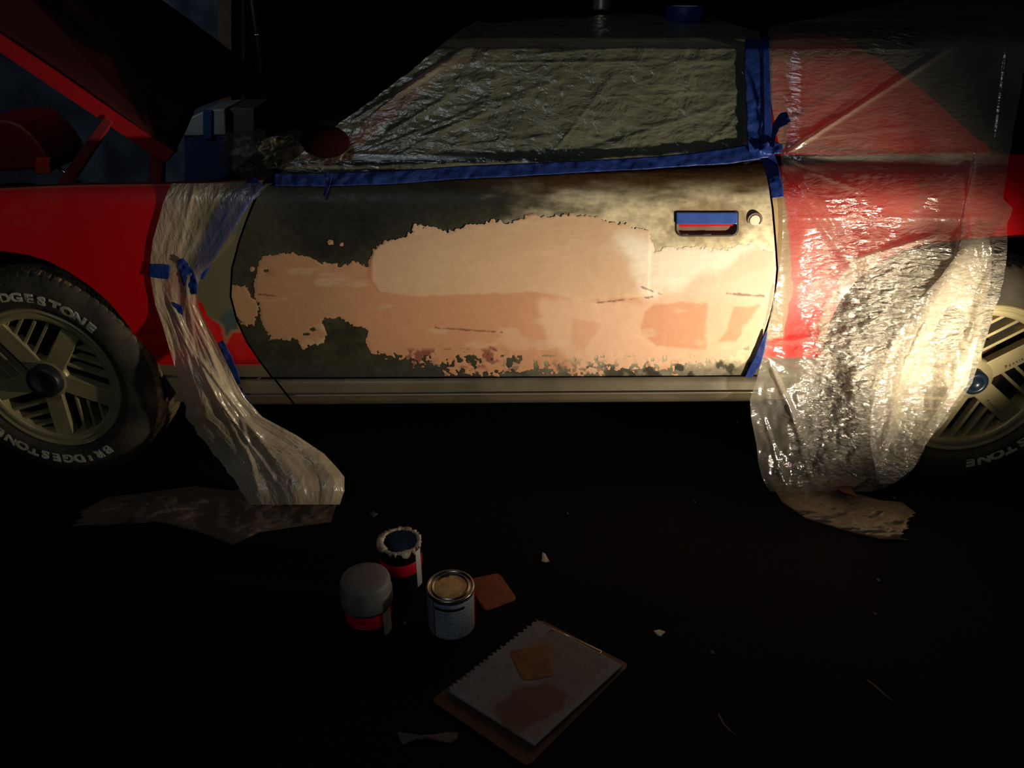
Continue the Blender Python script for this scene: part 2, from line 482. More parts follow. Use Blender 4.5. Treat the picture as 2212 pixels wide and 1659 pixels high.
# rust around the handle
hr = np.hypot((Xp - 1527) / 1.9, (Yp - 478)) + 16 * n1
base = mixc(base, brown, (1 - sm(34, 62, hr)) * 0.55)
base = mixc(base, blueg, sm(770, 800, Yp + 10 * n1) * 0.7)
base = mixc(base, np.array(lin(34, 32, 28)[:3]), sm(740, 790, Yp + 0.15 * (Xp - 1500)) * sm(0.0, 0.25, n1) * sm(1100, 1300, Xp) * 0.8)
base *= (1 + 0.22 * n2[..., None] + 0.15 * n3[..., None])
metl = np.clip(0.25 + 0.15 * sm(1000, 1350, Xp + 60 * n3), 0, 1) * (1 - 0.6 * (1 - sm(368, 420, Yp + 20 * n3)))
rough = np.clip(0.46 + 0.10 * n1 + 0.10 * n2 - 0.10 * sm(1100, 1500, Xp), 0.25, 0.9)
surf = np.stack([metl, rough, np.zeros_like(rough)], -1)
hole = (Xp > 1464) & (Xp < 1590) & (Yp > 461) & (Yp < 506)
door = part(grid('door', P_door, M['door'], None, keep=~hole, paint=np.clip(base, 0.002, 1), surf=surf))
tag(door, 'stripped bare-steel driver door with tan body filler')

# ---- filler on the door ----------------------------------------------
U1 = [(562, 553), (600, 548), (640, 548), (690, 562), (735, 574), (765, 566), (795, 576), (800, 545), (822, 527), (858, 516), (888, 505), (893, 484), (930, 492),
      (975, 499), (1010, 488), (1050, 478), (1100, 481), (1150, 463), (1190, 469), (1260, 462), (1320, 478), (1370, 492), (1402, 500), (1412, 548), (1440, 535),
      (1500, 533), (1560, 542), (1620, 524), (1672, 548), (1672, 640), (1655, 700), (1628, 744), (1570, 772), (1490, 790), (1400, 797), (1300, 802), (1230, 806),
      (1150, 800), (1060, 812), (960, 797), (880, 776), (830, 766), (800, 760), (792, 735), (795, 716), (765, 700), (735, 686), (695, 688), (702, 715), (700, 742), (652, 744),
      (642, 734), (582, 734), (566, 695), (560, 655), (548, 640), (550, 600)]
C1 = [(494, 622), (530, 612), (548, 640), (560, 668), (548, 700), (520, 700), (504, 672)]
jag = 5 * n1 + 5 * n2 + 4 * fbm(Xp, Yp, 5, 2, 9)
lowz = sm(745, 790, Yp)
jag = jag * (1 + 1.9 * lowz)
d1 = np.minimum(sdf(U1, Xp, Yp) + jag, sdf(C1, Xp, Yp) + jag * 1.2)
# small gaps left open
for (hx, hy, ra, rb) in ((676, 712, 7, 4), (662, 722, 8, 3), (575, 585, 6, 3)):
    d1 = np.maximum(d1, 3 - np.hypot((Xp - hx) / ra, (Yp - hy) / rb) * 3 + 0 * d1)
for (bx, by, br) in ((714, 524, 6), (738, 528, 4), (545, 581, 6), (655, 750, 5)):
    d1 = np.minimum(d1, np.hypot(Xp - bx, Yp - by) - br + 2 * n2)
# thin mottled band along the bottom edge
holes_m = sm(0.18, 0.30, fbm(Xp, Yp, 12, 3, 12)) * sm(758, 775, Yp) * (1 - sm(1000, 1500, Xp) * 0.3)
A1 = [(800, 560), (806, 540), (825, 527), (860, 512), (890, 480), (1100, 470), (1200, 460), (1320, 470), (1405, 495), (1402, 640), (1250, 648), (1160, 630), (1000, 636), (900, 640), (820, 630), (797, 600)]
tan = np.array(lin(196, 142, 104)[:3]); cream = np.array(lin(205, 168, 132)[:3]); pale = np.array(lin(214, 184, 152)[:3]); orange = np.array(lin(202, 140, 100)[:3]); pinkw = np.array(lin(214, 172, 140)[:3]); redbr = np.array(lin(120, 62, 48)[:3]); ochre = np.array(lin(170, 132, 92)[:3])
fc = np.zeros(Xp.shape + (3,)) + tan
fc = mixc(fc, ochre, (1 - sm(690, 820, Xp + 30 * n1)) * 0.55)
fc = mixc(fc, cream, 1 - sm(-3, 3, sdf(A1, Xp, Yp) + 4 * n1))
glare_pale = np.array(lin(236, 226, 204)[:3])  # pale coat with the lamp's glare put into its colour
fc = mixc(fc, glare_pale, (1 - sm(-20, 30, sdf([(1340, 520), (1690, 500), (1690, 640), (1560, 650), (1400, 640)], Xp, Yp) + 22 * fbm(Xp, Yp, 60, 4, 15))) * 0.8)
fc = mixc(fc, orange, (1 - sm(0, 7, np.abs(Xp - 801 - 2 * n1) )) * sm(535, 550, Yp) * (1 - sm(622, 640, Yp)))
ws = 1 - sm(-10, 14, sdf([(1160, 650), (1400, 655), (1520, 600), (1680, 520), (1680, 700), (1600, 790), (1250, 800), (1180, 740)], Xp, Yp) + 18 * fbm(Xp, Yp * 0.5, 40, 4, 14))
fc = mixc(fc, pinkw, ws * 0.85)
for poly, a in (([(1395, 672), (1410, 655), (1525, 655), (1522, 752), (1420, 748), (1385, 722)], 0.85), ([(1585, 662), (1640, 660), (1610, 700), (1590, 738), (1552, 738), (1572, 712)], 0.9), ([(1300, 700), (1240, 690), (1230, 740), (1260, 760)], 0.4)):
    fc = mixc(fc, orange * 0.92, (1 - sm(-4, 5, sdf(poly, Xp, Yp) + 6 * n1)) * a)
fc = mixc(fc, redbr, sm(0.12, 0.3, fbm(Xp, Yp, 16, 3, 22)) * sm(748, 760, Yp) * (1 - sm(1050, 1110, Xp)) * sm(860, 890, Xp) * (1 - sm(788, 800, Yp)) * 0.85)
fc = mixc(fc, blueg, sm(0.1, 0.35, fbm(Xp, Yp, 10, 3, 23)) * sm(768, 795, Yp) * 0.6)
fc = mixc(fc, pale, sm(0.25, 0.5, fbm(Xp * 0.35, Yp, 26, 4, 24)) * 0.35)
fc = mixc(fc, ochre * 0.75, (1 - sm(0, 26, np.hypot((Xp - 580) / 1.0, (Yp - 590) / 0.7))) * 0.5)
for (sx0, sy0, sx1, sy1, ww) in ((940, 708, 1085, 718, 2.2), (1570, 634, 1650, 640, 3.5), (1060, 750, 1072, 757, 5), (560, 636, 600, 640, 2), (1380, 618, 1440, 640, 1.4), (1280, 655, 1420, 640, 1.2)):
    ex, ey = sx1 - sx0, sy1 - sy0
    tt = np.clip(((Xp - sx0) * ex + (Yp - sy0) * ey) / (ex * ex + ey * ey), 0, 1)
    dd = np.hypot(Xp - sx0 - tt * ex, Yp - sy0 - tt * ey) + 3 * n2
    fc = mixc(fc, redbr * 0.7 if ww != 3.5 else dark, (1 - sm(ww * 0.3, ww, dd)) * 0.7)
fc *= (1 + 0.05 * n2[..., None] + 0.05 * nb[..., None])
d1 = np.maximum(d1, (holes_m - 0.5) * 8)
inside = (d1 < 6) & ~hole
edge_a = np.repeat(np.clip(0.5 - d1[..., None] / 16.0, 0, 1), 3, -1)
hgt = 0.0006 + 0.0022 * (1 - np.exp(np.clip(d1, -40, 0) / 14.0))
hgt += 0.0007 * fbm(Xp * 0.3, Yp, 30, 4, 31) + 0.0005 * fbm(Xp, Yp * 0.3, 34, 4, 32) * sm(1100, 1300, Xp)
hgt += 0.0009 * (1 - sm(-4, 4, sdf(A1, Xp, Yp) + 3 * n1))
hgt = np.maximum(hgt, 0.0004)
P_fil = P(Xp, Yp, BY(Xp, Yp) - hgt)
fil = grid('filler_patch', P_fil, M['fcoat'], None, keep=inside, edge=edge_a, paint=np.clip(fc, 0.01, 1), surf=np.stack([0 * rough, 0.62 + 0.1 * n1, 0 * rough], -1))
fil.parent = door; tag(fil, 'tan and cream filler spread in overlapping coats')

# ---- door handle and lock ------------------------------------------------
def rrect(x0, y0, x1, y1, rt, rb, n=6):
    out = []
    for cx, cy, r, a0 in ((x1 - rt, y0 + rt, rt, -90), (x1 - rb, y1 - rb, rb, 0), (x0 + rb, y1 - rb, rb, 90), (x0 + rt, y0 + rt, rt, 180)):
        for k in range(n + 1):
            a = math.radians(a0 + 90 * k / n); out.append((cx + r * math.cos(a), cy + r * math.sin(a)))
    return out


hy = float(BY(np.array(1527.), np.array(480.)))
def ringmesh(name, o1, o2, y1, y2, m, parent):
    n = len(o1)
    A = [P(a, b, float(BY(a, b)) + y1 - hy) for a, b in o1] + [P(a, b, float(BY(a, b)) + y2 - hy) for a, b in o2]
    return pydata(name, A, [(i, (i + 1) % n, (i + 1) % n + n, i + n) for i in range(n)], m, parent, True)


M['pocket'] = mat('handle_pocket_plastic', lin(120, 96, 76), 0.5, 0, 0, 0.25, 40)
oo = rrect(1458, 455, 1596, 511, 5, 16); oi = rrect(1462, 459, 1592, 508, 4, 14); ob = rrect(1464, 461, 1590, 503, 4, 12)
handle = ringmesh('door_handle', oo, oi, hy - 0.0005, hy - 0.0015, M['black'], None)
part(handle)
ringmesh('pocket_wall', oi, ob, hy - 0.0015, hy + 0.010, M['pocket'], handle)
pydata('pocket_back', [P(a, b, float(BY(a, b)) + 0.010) for a, b in ob], [tuple(range(len(ob)))], M['pocket'], handle)
fl = prism('handle_flap', [P(a, b, float(BY(a, b)) - 0.005) for a, b in rrect(1461, 459, 1593, 485, 4, 4)], (0, 0.012, 0), M['tapelit'], handle, 0.0025)
fl['label'] = 'handle flap wrapped in blue tape'
prism('red_edge', [P(a, b, float(BY(a, b)) - 0.003) for a, b in ((1468, 484.5), (1583, 483.5), (1583, 488), (1468, 489.5))], (0, 0.008, 0), M['red'], handle)
ly = float(BY(np.array(1630.), np.array(476.)))
lc = P(1630, 475, ly)
ring = lathe('lock_bezel', [(0.0205, 0.004), (0.0205, -0.0008), (0.019, -0.002), (0.0150, -0.002), (0.0140, -0.0005)], mat('brown_bezel', lin(92, 62, 48), 0.5), None, 32, 'Y', lc)
part(ring); ring.name = 'door_lock'
cy_ = lathe('lock_cylinder', [(0.0138, 0.002), (0.0138, -0.0025), (0.0125, -0.0036), (0.0001, -0.0036)], mat('lock_face', lin(196, 176, 150), 0.4, 0.4), None, 32, 'Y', lc, smooth=False)
cy_.parent = ring

# ---- front fender -----------------------------------------------------------
ysf = np.concatenate([np.linspace(394, 540, 60), np.linspace(541, 556, 26), np.linspace(559, 868, 130)])
ARCHF = [(-420, 541), (-130, 542), (-40, 543), (20, 545.5), (62, 551), (105, 564), (150, 588), (195, 618), (235, 652), (270, 694), (303, 742), (330, 785), (352, 830), (366, 868)]
DFR = [(a - gap, b) for a, b in DF] + [(606, 845), (622, 868)]
X, Y = panel_rows(ysf, ARCHF, DFR, 300)
X[ysf < 541] = (np.linspace(0, 1, 300)[None, :] * (interp([(b, a) for a, b in DFR], ysf[ysf < 541])[:, None] + 420) - 420)
# shift the top rows onto the fender crown line
crown = interp([(-420, 424), (-80, 412), (0, 407), (100, 402), (200, 399), (380, 397), (470, 394), (580, 388)], X)
Y = np.where(Y < 541, crown + (Y - 394) * (541 - crown) / (541 - 394), Y)
fn1 = fbm(X, Y, 20, 5, 40); fn2 = fbm(X, Y, 7, 3, 41); fnb = fbm(X, Y, 160, 4, 42)
pf = np.zeros(X.shape + (3,)) + RED
pf = mixc(pf, np.array(lin(205, 70, 60)[:3]), sm(0.15, 0.6, fnb + 0.3 * fn1) * 0.25)
pf = mixc(pf, np.array(lin(120, 40, 34)[:3]), sm(0.35, 0.6, fn1) * sm(0, 0.3, fnb) * 0.35)
PRM = [(398, 380), (600, 380), (600, 600), (515, 640), (518, 716), (500, 714), (488, 740), (480, 702), (458, 690), (440, 664), (424, 640), (395, 560), (382, 470)]
prm = 1 - sm(-1.5, 1.5, sdf(PRM, X, Y) + 5 * fn1 + 3 * fn2)
pcol = mixc(np.zeros(X.shape + (3,)) + np.array(lin(112, 106, 74)[:3]), np.array(lin(78, 90, 88)[:3]), sm(-0.1, 0.4, fbm(X, Y, 60, 3, 43)))
pf = mixc(pf, pcol, prm)
edge = (1 - sm(0, 7, np.abs(sdf(PRM, X, Y) + 5 * fn1))) * sm(430, 520, X) * sm(640, 660, Y)
pf = mixc(pf, np.array(lin(190, 150, 110)[:3]), edge * 0.7)
pf = mixc(pf, np.array(lin(150, 125, 100)[:3]), (1 - sm(0, 7, Y - interp([(-420, 424), (-80, 412), (0, 407), (100, 402), (200, 399), (380, 397), (470, 394), (580, 388)], X))) * 0.55)
skf = sm(788, 790, Y)
pf = mixc(pf, GREY, skf)
for yy in (779, 784):
    pf = mixc(pf, np.array(lin(120, 20, 20)[:3]), (1 - sm(0.6, 1.6, np.abs(Y - yy))) * (X > 440))
sf = np.stack([0.1 * prm, 0.42 + 0.2 * prm + 0.06 * fn1, 0.25 * (1 - prm)], -1)
fender = part(grid('front_fender', PB(X, Y), M['body'], None, paint=np.clip(pf, 0.002, 1), surf=sf))
tag(fender, 'red front fender with stripped grey rear edge')
# inner lip of the wheel arch
def strip(name, pts, m, y0, y1, parentfn=part):
    V = np.stack([P(np.array([p[0] for p in pts]), np.array([p[1] for p in pts]), y0), P(np.array([p[0] for p in pts]), np.array([p[1] for p in pts]), y1)], 0)
    # the second row is pushed straight back in depth
    V[1] = V[0]; V[1][:, 1] += (y1 - np.mean(V[0][:, 1]))
    return parentfn(grid(name, V, m, None))


apts = [(a, b) for a, b in ARCHF if a > -200]
strip('wheel_arch', apts, M['void'], 0.03, 0.45)
# crown of the fender rolling inwards
cx_ = np.linspace(-420, 575, 60); cyy = interp([(-420, 424), (-80, 412), (0, 407), (100, 402), (200, 399), (380, 397), (470, 394), (580, 388)], cx_)
b0 = PB(cx_, cyy)
rows = [b0 + np.array([0, 0, 0])]
for k in range(1, 6):
    rows.append(b0 + np.array([0, 0.02 * k, 0.004 * math.sin(k) - 0.004 * k]))
part(grid('fender_crown', np.stack(rows, 0), M['redfade'], None))

# ---- quarter panel ------------------------------------------------------------
ARCHR = [(2560, 300), (2560, 512), (2330, 514), (2212, 515), (2090, 519), (2010, 526), (1950, 541), (1895, 570), (1850, 606), (1815, 650), (1790, 700), (1776, 760), (1770, 820), (1770, 862)]
ysq = np.concatenate([np.linspace(318, 511, 70), np.linspace(512, 530, 34), np.linspace(533, 862, 130)])
LQ = [(1648, 318), (1650, 350)] + [(a + gap, b) for a, b in DR[1:]] + [(1590, 840), (1582, 862)]
X, Y = panel_rows(ysq, LQ, ARCHR, 260)
qn1 = fbm(X, Y, 22, 5, 50); qn2 = fbm(X, Y, 8, 3, 51); qb = fbm(X, Y, 140, 4, 52)
pq = np.zeros(X.shape + (3,)) + RED
PQ = [(1640, 330), (1686, 400), (1700, 460), (1712, 620), (1700, 690), (1690, 730), (1640, 740), (1600, 760)]
bare = 1 - sm(-2, 2, sdf(PQ, X, Y) + 4 * qn1)
pq = mixc(pq, np.array(lin(170, 140, 100)[:3]), bare)
g1 = 1 - sm(-4, 4, sdf([(1840, 560), (1900, 540), (1900, 640), (1800, 640), (1790, 740), (1770, 760), (1768, 700)], X, Y) + 10 * qn1)
pq = mixc(pq, np.array(lin(190, 180, 150)[:3]), np.clip(g1, 0, 1) * 0.8)
pq = mixc(pq, np.array(lin(30, 24, 22)[:3]), 1 - sm(9, 12, np.abs(Y - interp([(1700, 348), (1800, 340), (2212, 322), (2560, 312)], X))))
pq = mixc(pq, GREY * 0.8, sm(772, 774, Y))
sq = np.stack([0 * qn1, 0.4 + 0.1 * qn1, 0.3 + 0 * qn1], -1)
quarter = part(grid('quarter_panel', PB(X, Y), M['body'], None, paint=np.clip(pq, 0.002, 1), surf=sq))
tag(quarter, 'red rear quarter panel behind the door')
strip('wheel_arch', [(a, b) for a, b in ARCHR if b >= 512], M['void'], 0.03, 0.45)

# ---- body sides beyond the wheels (out of the photograph, seen from a step aside)
ysx = np.linspace(513, 862, 60)
Xa, Ya = panel_rows(ysx, [(2216, 513), (2232, 526), (2262, 541), (2320, 570), (2370, 606), (2408, 650), (2435, 700), (2452, 760), (2460, 862)], [(2720, 513), (2700, 862)], 40)
part(grid('rear_bumper_side', PB(Xa, Ya), M['red'], None))
ysx = np.linspace(546, 868, 60)
Xa, Ya = panel_rows(ysx, [(-420, 546), (-420, 868)], [(-30, 546), (-80, 556), (-130, 590), (-165, 650), (-190, 740), (-200, 868)], 40)
part(grid('front_bumper_side', PB(Xa, Ya), M['red'], None))

# ---- skirt below the door ------------------------------------------------------
def skirt(name, x0, x1, slant, m, sl2=0.0):
    xs = np.linspace(0, 1, 120)
    rows = []
    for (dy, off) in ((0, 0.0), (3, 0.006), (16, 0.012), (30, 0.014), (34, 0.016), (35.2, 0.026), (37.6, 0.028), (39, 0.020), (46, 0.014), (53, 0.0), (56, -0.05)):
        a = x0 + slant * dy; X_ = a * (1 - xs) + (x1 + sl2 * dy) * xs
        yb = interp([(560, 819), (1640, 813)], X_) + dy * interp([(560, 0.98), (1640, 0.95)], X_)
        rows.append(P(X_, yb, BY(X_, yb) * 0 + 0.035 - off))
    return part(grid(name, np.stack(rows, 0), m, None))


sk = skirt('rocker_skirt', 596, 1650, 0.75, M['skirt']); sk['label'] = 'dusty grey skirt under the door'
sk2 = skirt('rocker_skirt', 480, 591, 0.75, M['skirt'], 0.75)
xs = np.linspace(628, 1632, 80)
yb = interp([(560, 819), (1640, 813)], xs) + 36.2 * interp([(560, 0.98), (1640, 0.95)], xs)
tube_o = part(tube('skirt_lip', [tuple(p) for p in P(xs, yb, 0.035 - 0.0275)], 0.0011, M['lip'], None, 6)); tube_o['label'] = 'thin bright edge of the skirt'

# ---- dark core that closes the body ------------------------------------------------
def corebox(name, a, b, m):
    return part(box(name, a, b, m))


corebox('inner_sill', (-0.80, 0.13, 0.24), (0.86, 1.55, 0.86), M['void'])
corebox('engine_bay', (-2.2, 0.40, 0.30), (-0.80, 1.45, 0.45), M['void'])
corebox('trunk_floor', (0.86, 0.5, 0.3), (2.2, 1.5, 0.86), M['void'])
corebox('underbody', (-0.9, 0.5, 0.18), (0.95, 1.5, 0.24), M['void'])

# ---- greenhouse -------------------------------------------------------------------
def gpoly(name, rows_px, m, off=0.0, thick=0.0, nc=40):
    """rows_px: list of (py, x_left, x_right); surface on the greenhouse."""
    V = []
    for (py, xl, xr) in rows_px:
        xs_ = np.linspace(xl, xr, nc); V.append(P(xs_, np.full(nc, float(py)), GY(xs_, np.full(nc, float(py)), off)) - np.array([0, 0, 0.014 * (1 - float(sm(95, 140, float(py))))]))
    return part(grid(name, np.stack(V, 0), m, None, thick=thick))


rw = [(y, interp([(370, 690), (345, 745), (250, 850), (200, 910), (150, 975), (118, 1030), (100, 1075)], y) if True else 0, 1612) for y in ()]
def ap(y): return float(np.interp(y, [100, 118, 150, 200, 250, 345, 372], [1075, 1030, 975, 910, 850, 745, 690]))
side = gpoly('side_window', [(y, ap(y), 1614) for y in np.linspace(100, 368, 24)], M['glass'], 0.0); side['label'] = 'dark side window under plastic'
M['pillar'] = mat('pillar_paint', lin(120, 34, 30), 0.5, 0, 0, 0.4, 9)
pil = gpoly('windshield_pillar', [(y, ap(y) - np.interp(y, [60, 110, 350], [70, 55, 34]), ap(y) + 4) for y in np.linspace(66, 368, 24)], M['pillar'], 0.004); pil['label'] = 'red windshield pillar under plastic'
V = []
for y in np.linspace(30, 104, 14):
    xs_ = np.linspace(np.interp(y, [30, 60, 104], [1130, 1045, 1010]), np.interp(y, [30, 60, 104], [1560, 1612, 1640]), 60)
    V.append(P(xs_, np.full(60, y), GY(xs_, np.full(60, y), 0.0)) - np.array([0, 0, 0.014 * float(sm(140, 95, y)) if False else 0.014]))
rf = part(grid('roof', np.stack(V, 0), M['roof'], None))
# the far half of the roof
e0 = V[0]; rr = [e0]
for k in range(1, 5):
    rr.append(e0 + np.array([0, 0.12 * k, -0.003 * k * k]))
part(grid('roof_panel', np.stack(rr, 0), M['roof'], None))
bp_ = gpoly('door_pillar', [(y, 1606, 1668) for y in np.linspace(62, 360, 20)], M['black'], 0.006)
# rear pillar (red) and hatch glass
def dg(y): return float(np.interp(y, [60, 100, 200, 300, 318], [1820, 1868, 2000, 2110, 2140]))
cp = gpoly('rear_pillar', [(y, 1662, dg(y)) for y in np.linspace(60, 335, 24)], M['red'], 0.002); cp['label'] = 'red rear roof pillar under plastic'
hg = gpoly('hatch_glass', [(y, dg(y) - 3, 2500) for y in np.linspace(60, 320, 24)], M['glass'], -0.012); hg['label'] = 'dark rear hatch glass'
part(prism('hatch_band', [P(a, b, GY(a, b) - 0.006) for a, b in ((1825, 66), (1990, 92), (2212, 84), (2400, 60), (2400, 82), (2212, 104), (1990, 106), (1850, 84))], (0, 0.02, 0), M['black'], None))  # plain dark band across the upper hatch
ws_ = part(grid('windshield', np.stack([np.stack([P(ap(y) - 40 - 60 * t * (350 - y) / 250 * 0 - 14, y, GY(ap(y), y) + 0.02) + np.array([-0.24 * t * (1 - 0.2 * t), 1.05 * t, 0.0 * t]) for y in np.linspace(80, 350, 12)], 0) for t in np.linspace(0, 1, 10)], 0), M['glass'], None))

# ---- hood, hinges, strut ----------------------------------------------------------
M['hoodedge'] = mat('red_hood_edge', lin(170, 16, 24), 0.5, 0, 0, 0.25, 6)
a0 = P(376, 331, 0.20); a1 = P(-260, -97, 0.20)
d = (a1 - a0); L_ = np.linalg.norm(d); d = d / L_
nrm = np.cross(d, np.array([0, 1, 0])); nrm = nrm / np.linalg.norm(nrm)
if nrm[2] < 0: nrm = -nrm
hrows = []
for t in np.linspace(0, 1, 36):
    y_ = t * 1.12
    hrows.append(np.stack([a0 + d * s * L_ + np.array([0, y_, 0]) + nrm * (0.05 * math.sin(math.pi * t) + 0.015 * math.sin(math.pi * s)) for s in (lambda s0: s0 + (1 - s0) * np.linspace(0, 1, 24))(float(np.interp(t, [0, .1, .25, .5, .7, 1], [0, 18, 47, 29, 6, 0])) * 1.26 / 800 * (1 + 0.5 * t))], 0))
hood = part(grid('hood', np.stack(hrows, 0), M['hood'], None, thick=0.008)); hood['label'] = 'dull dark hood standing open'
he = pydata('hood_edge', [a0 + nrm * 0.004 + np.array([0, -0.004, 0]), a1 + nrm * 0.004 + np.array([0, -0.004, 0]), a1 - nrm * 0.034 + np.array([0, -0.004, 0]), a0 - nrm * 0.030 + np.array([-0.012, -0.004, 0]),
             a0 + nrm * 0.004 + np.array([0, 0.03, 0]), a1 + nrm * 0.004 + np.array([0, 0.03, 0]), a1 - nrm * 0.034 + np.array([0, 0.03, 0]), a0 - nrm * 0.030 + np.array([-0.012, 0.03, 0])],
            [(0, 1, 2, 3), (7, 6, 5, 4), (0, 4, 5, 1), (2, 6, 7, 3), (1, 5, 6, 2), (0, 3, 7, 4)], M['hoodedge'])
he.parent = hood; he['label'] = 'red near edge of the hood'
M['hinge'] = mat('red_hinge_paint', lin(128, 30, 32), 0.55, 0, 0, 0.25, 12)
h1 = part(prism('hood_hinge', [P(a, b, 0.22) for a, b in ((321, 305), (352, 318), (348, 405), (321, 405))], (0, 0.03, 0), M['hinge'], None, 0.002))
h2 = part(prism('hinge_arm', [P(a, b, 0.19) for a, b in ((226, 250), (242, 264), (152, 402), (118, 402))], (0, 0.02, 0), M['hinge'], None, 0.002))
h3 = part(tube('gas_strut', [tuple(P(108, 349, 0.26)), tuple(P(180, 402, 0.26))], 0.0045, M['chrome'], None, 10)); h3['label'] = 'thin bright hood strut rod'

# ---- door mirror ---------------------------------------------------------------
def blob(name, c, r, m, parent=None, amp=0.25, sub_=4, seed=0, sq=(1, 1, 1), freq=3.0):
    import bmesh
    from mathutils import noise
    bm = bmesh.new(); bmesh.ops.create_icosphere(bm, subdivisions=sub_, radius=1.0)
    for v_ in bm.verts:
        n = v_.co.normalized()
        k = 1 + amp * noise.fractal(n * freq + Vector((seed * 7.1, seed, 0)), 0.8, 2.1, 4)
        v_.co = Vector((n.x * sq[0], n.y * sq[1], n.z * sq[2])) * k * r + Vector(c)
    me = bpy.data.meshes.new(name); bm.to_mesh(me); bm.free()
    return link(name, me, m, parent)


M['mirror'] = mat('mirror_housing_paint', lin(28, 5, 7), 0.9, 0, 0.0, 0.2, 8, spec=0.03)
mir = part(blob('door_mirror', tuple(P(702, 306, 0.10)), 0.055, M['mirror'], None, 0.02, 4, 1, (1.15, 0.6, 0.75), 1.0)); mir['label'] = 'red door mirror wrapped in plastic'

# ================================================================== WHEELS
def text_mesh(ch, size, depth):
    cu = bpy.data.curves.new('t', 'FONT'); cu.body = ch; cu.size = size; cu.extrude = depth; cu.align_x = 'CENTER'; cu.resolution_u = 3
    cu.offset = size * 0.045 if size > 0.02 else 0.0
    o = bpy.data.objects.new('t', cu); COL.objects.link(o)
    dg_ = bpy.context.evaluated_depsgraph_get(); me = o.evaluated_get(dg_).to_mesh()
    vs = [tuple(v_.co) for v_ in me.vertices]; fs = [tuple(p.vertices) for p in me.polygons]
    o.evaluated_get(dg_).to_mesh_clear(); bpy.data.objects.remove(o); bpy.data.curves.remove(cu)
    return vs, fs


_glyph = {}


def arc_text(name, items, m, parent, sy=1.0, sx=1.3):
    """items: (char, angle, radius, size); letters stand outwards on the tyre wall facing -Y."""
    V = []; Fc = []
    for ch, ang, r, s in items:
        if (ch, s) not in _glyph: _glyph[(ch, s)] = text_mesh(ch, s, 0.0012)
        vs, fs = _glyph[(ch, s)]
        ca, sa = math.cos(ang), math.sin(ang)
        for (x, y, z) in vs:
            x = x * sx; rr_ = r + y * sy; # outwards ; x runs clockwise
            px_ = rr_ * ca + x * sa; pz_ = rr_ * sa - x * ca
            yy_ = -0.1085 + 0.010 * max(0.0, (rr_ - 0.262) / 0.04) ** 2 + 0.010 * max(0.0, (0.255 - rr_) / 0.04) ** 2 - z - 0.0008
            V.append((px_, yy_, pz_))
        pydata(name, V, [tuple(f) for f in fs], m, parent); V = []


def extr(name, poly, y0, y1, m, parent, bev=0.0015):
    """poly in wheel x,z; extruded between y0 and y1."""
    n = len(poly)
    V = [(x, y0, z) for x, z in poly] + [(x, y1, z) for x, z in poly]
    o = pydata(name, V, [tuple(range(n)), tuple(range(2 * n - 1, n - 1, -1))] + [(i, i + n, (i + 1) % n + n, (i + 1) % n) for i in range(n)], m, parent)
    if bev:
        b = o.modifiers.new('bevel', 'BEVEL'); b.width = bev; b.segments = 2
    return o


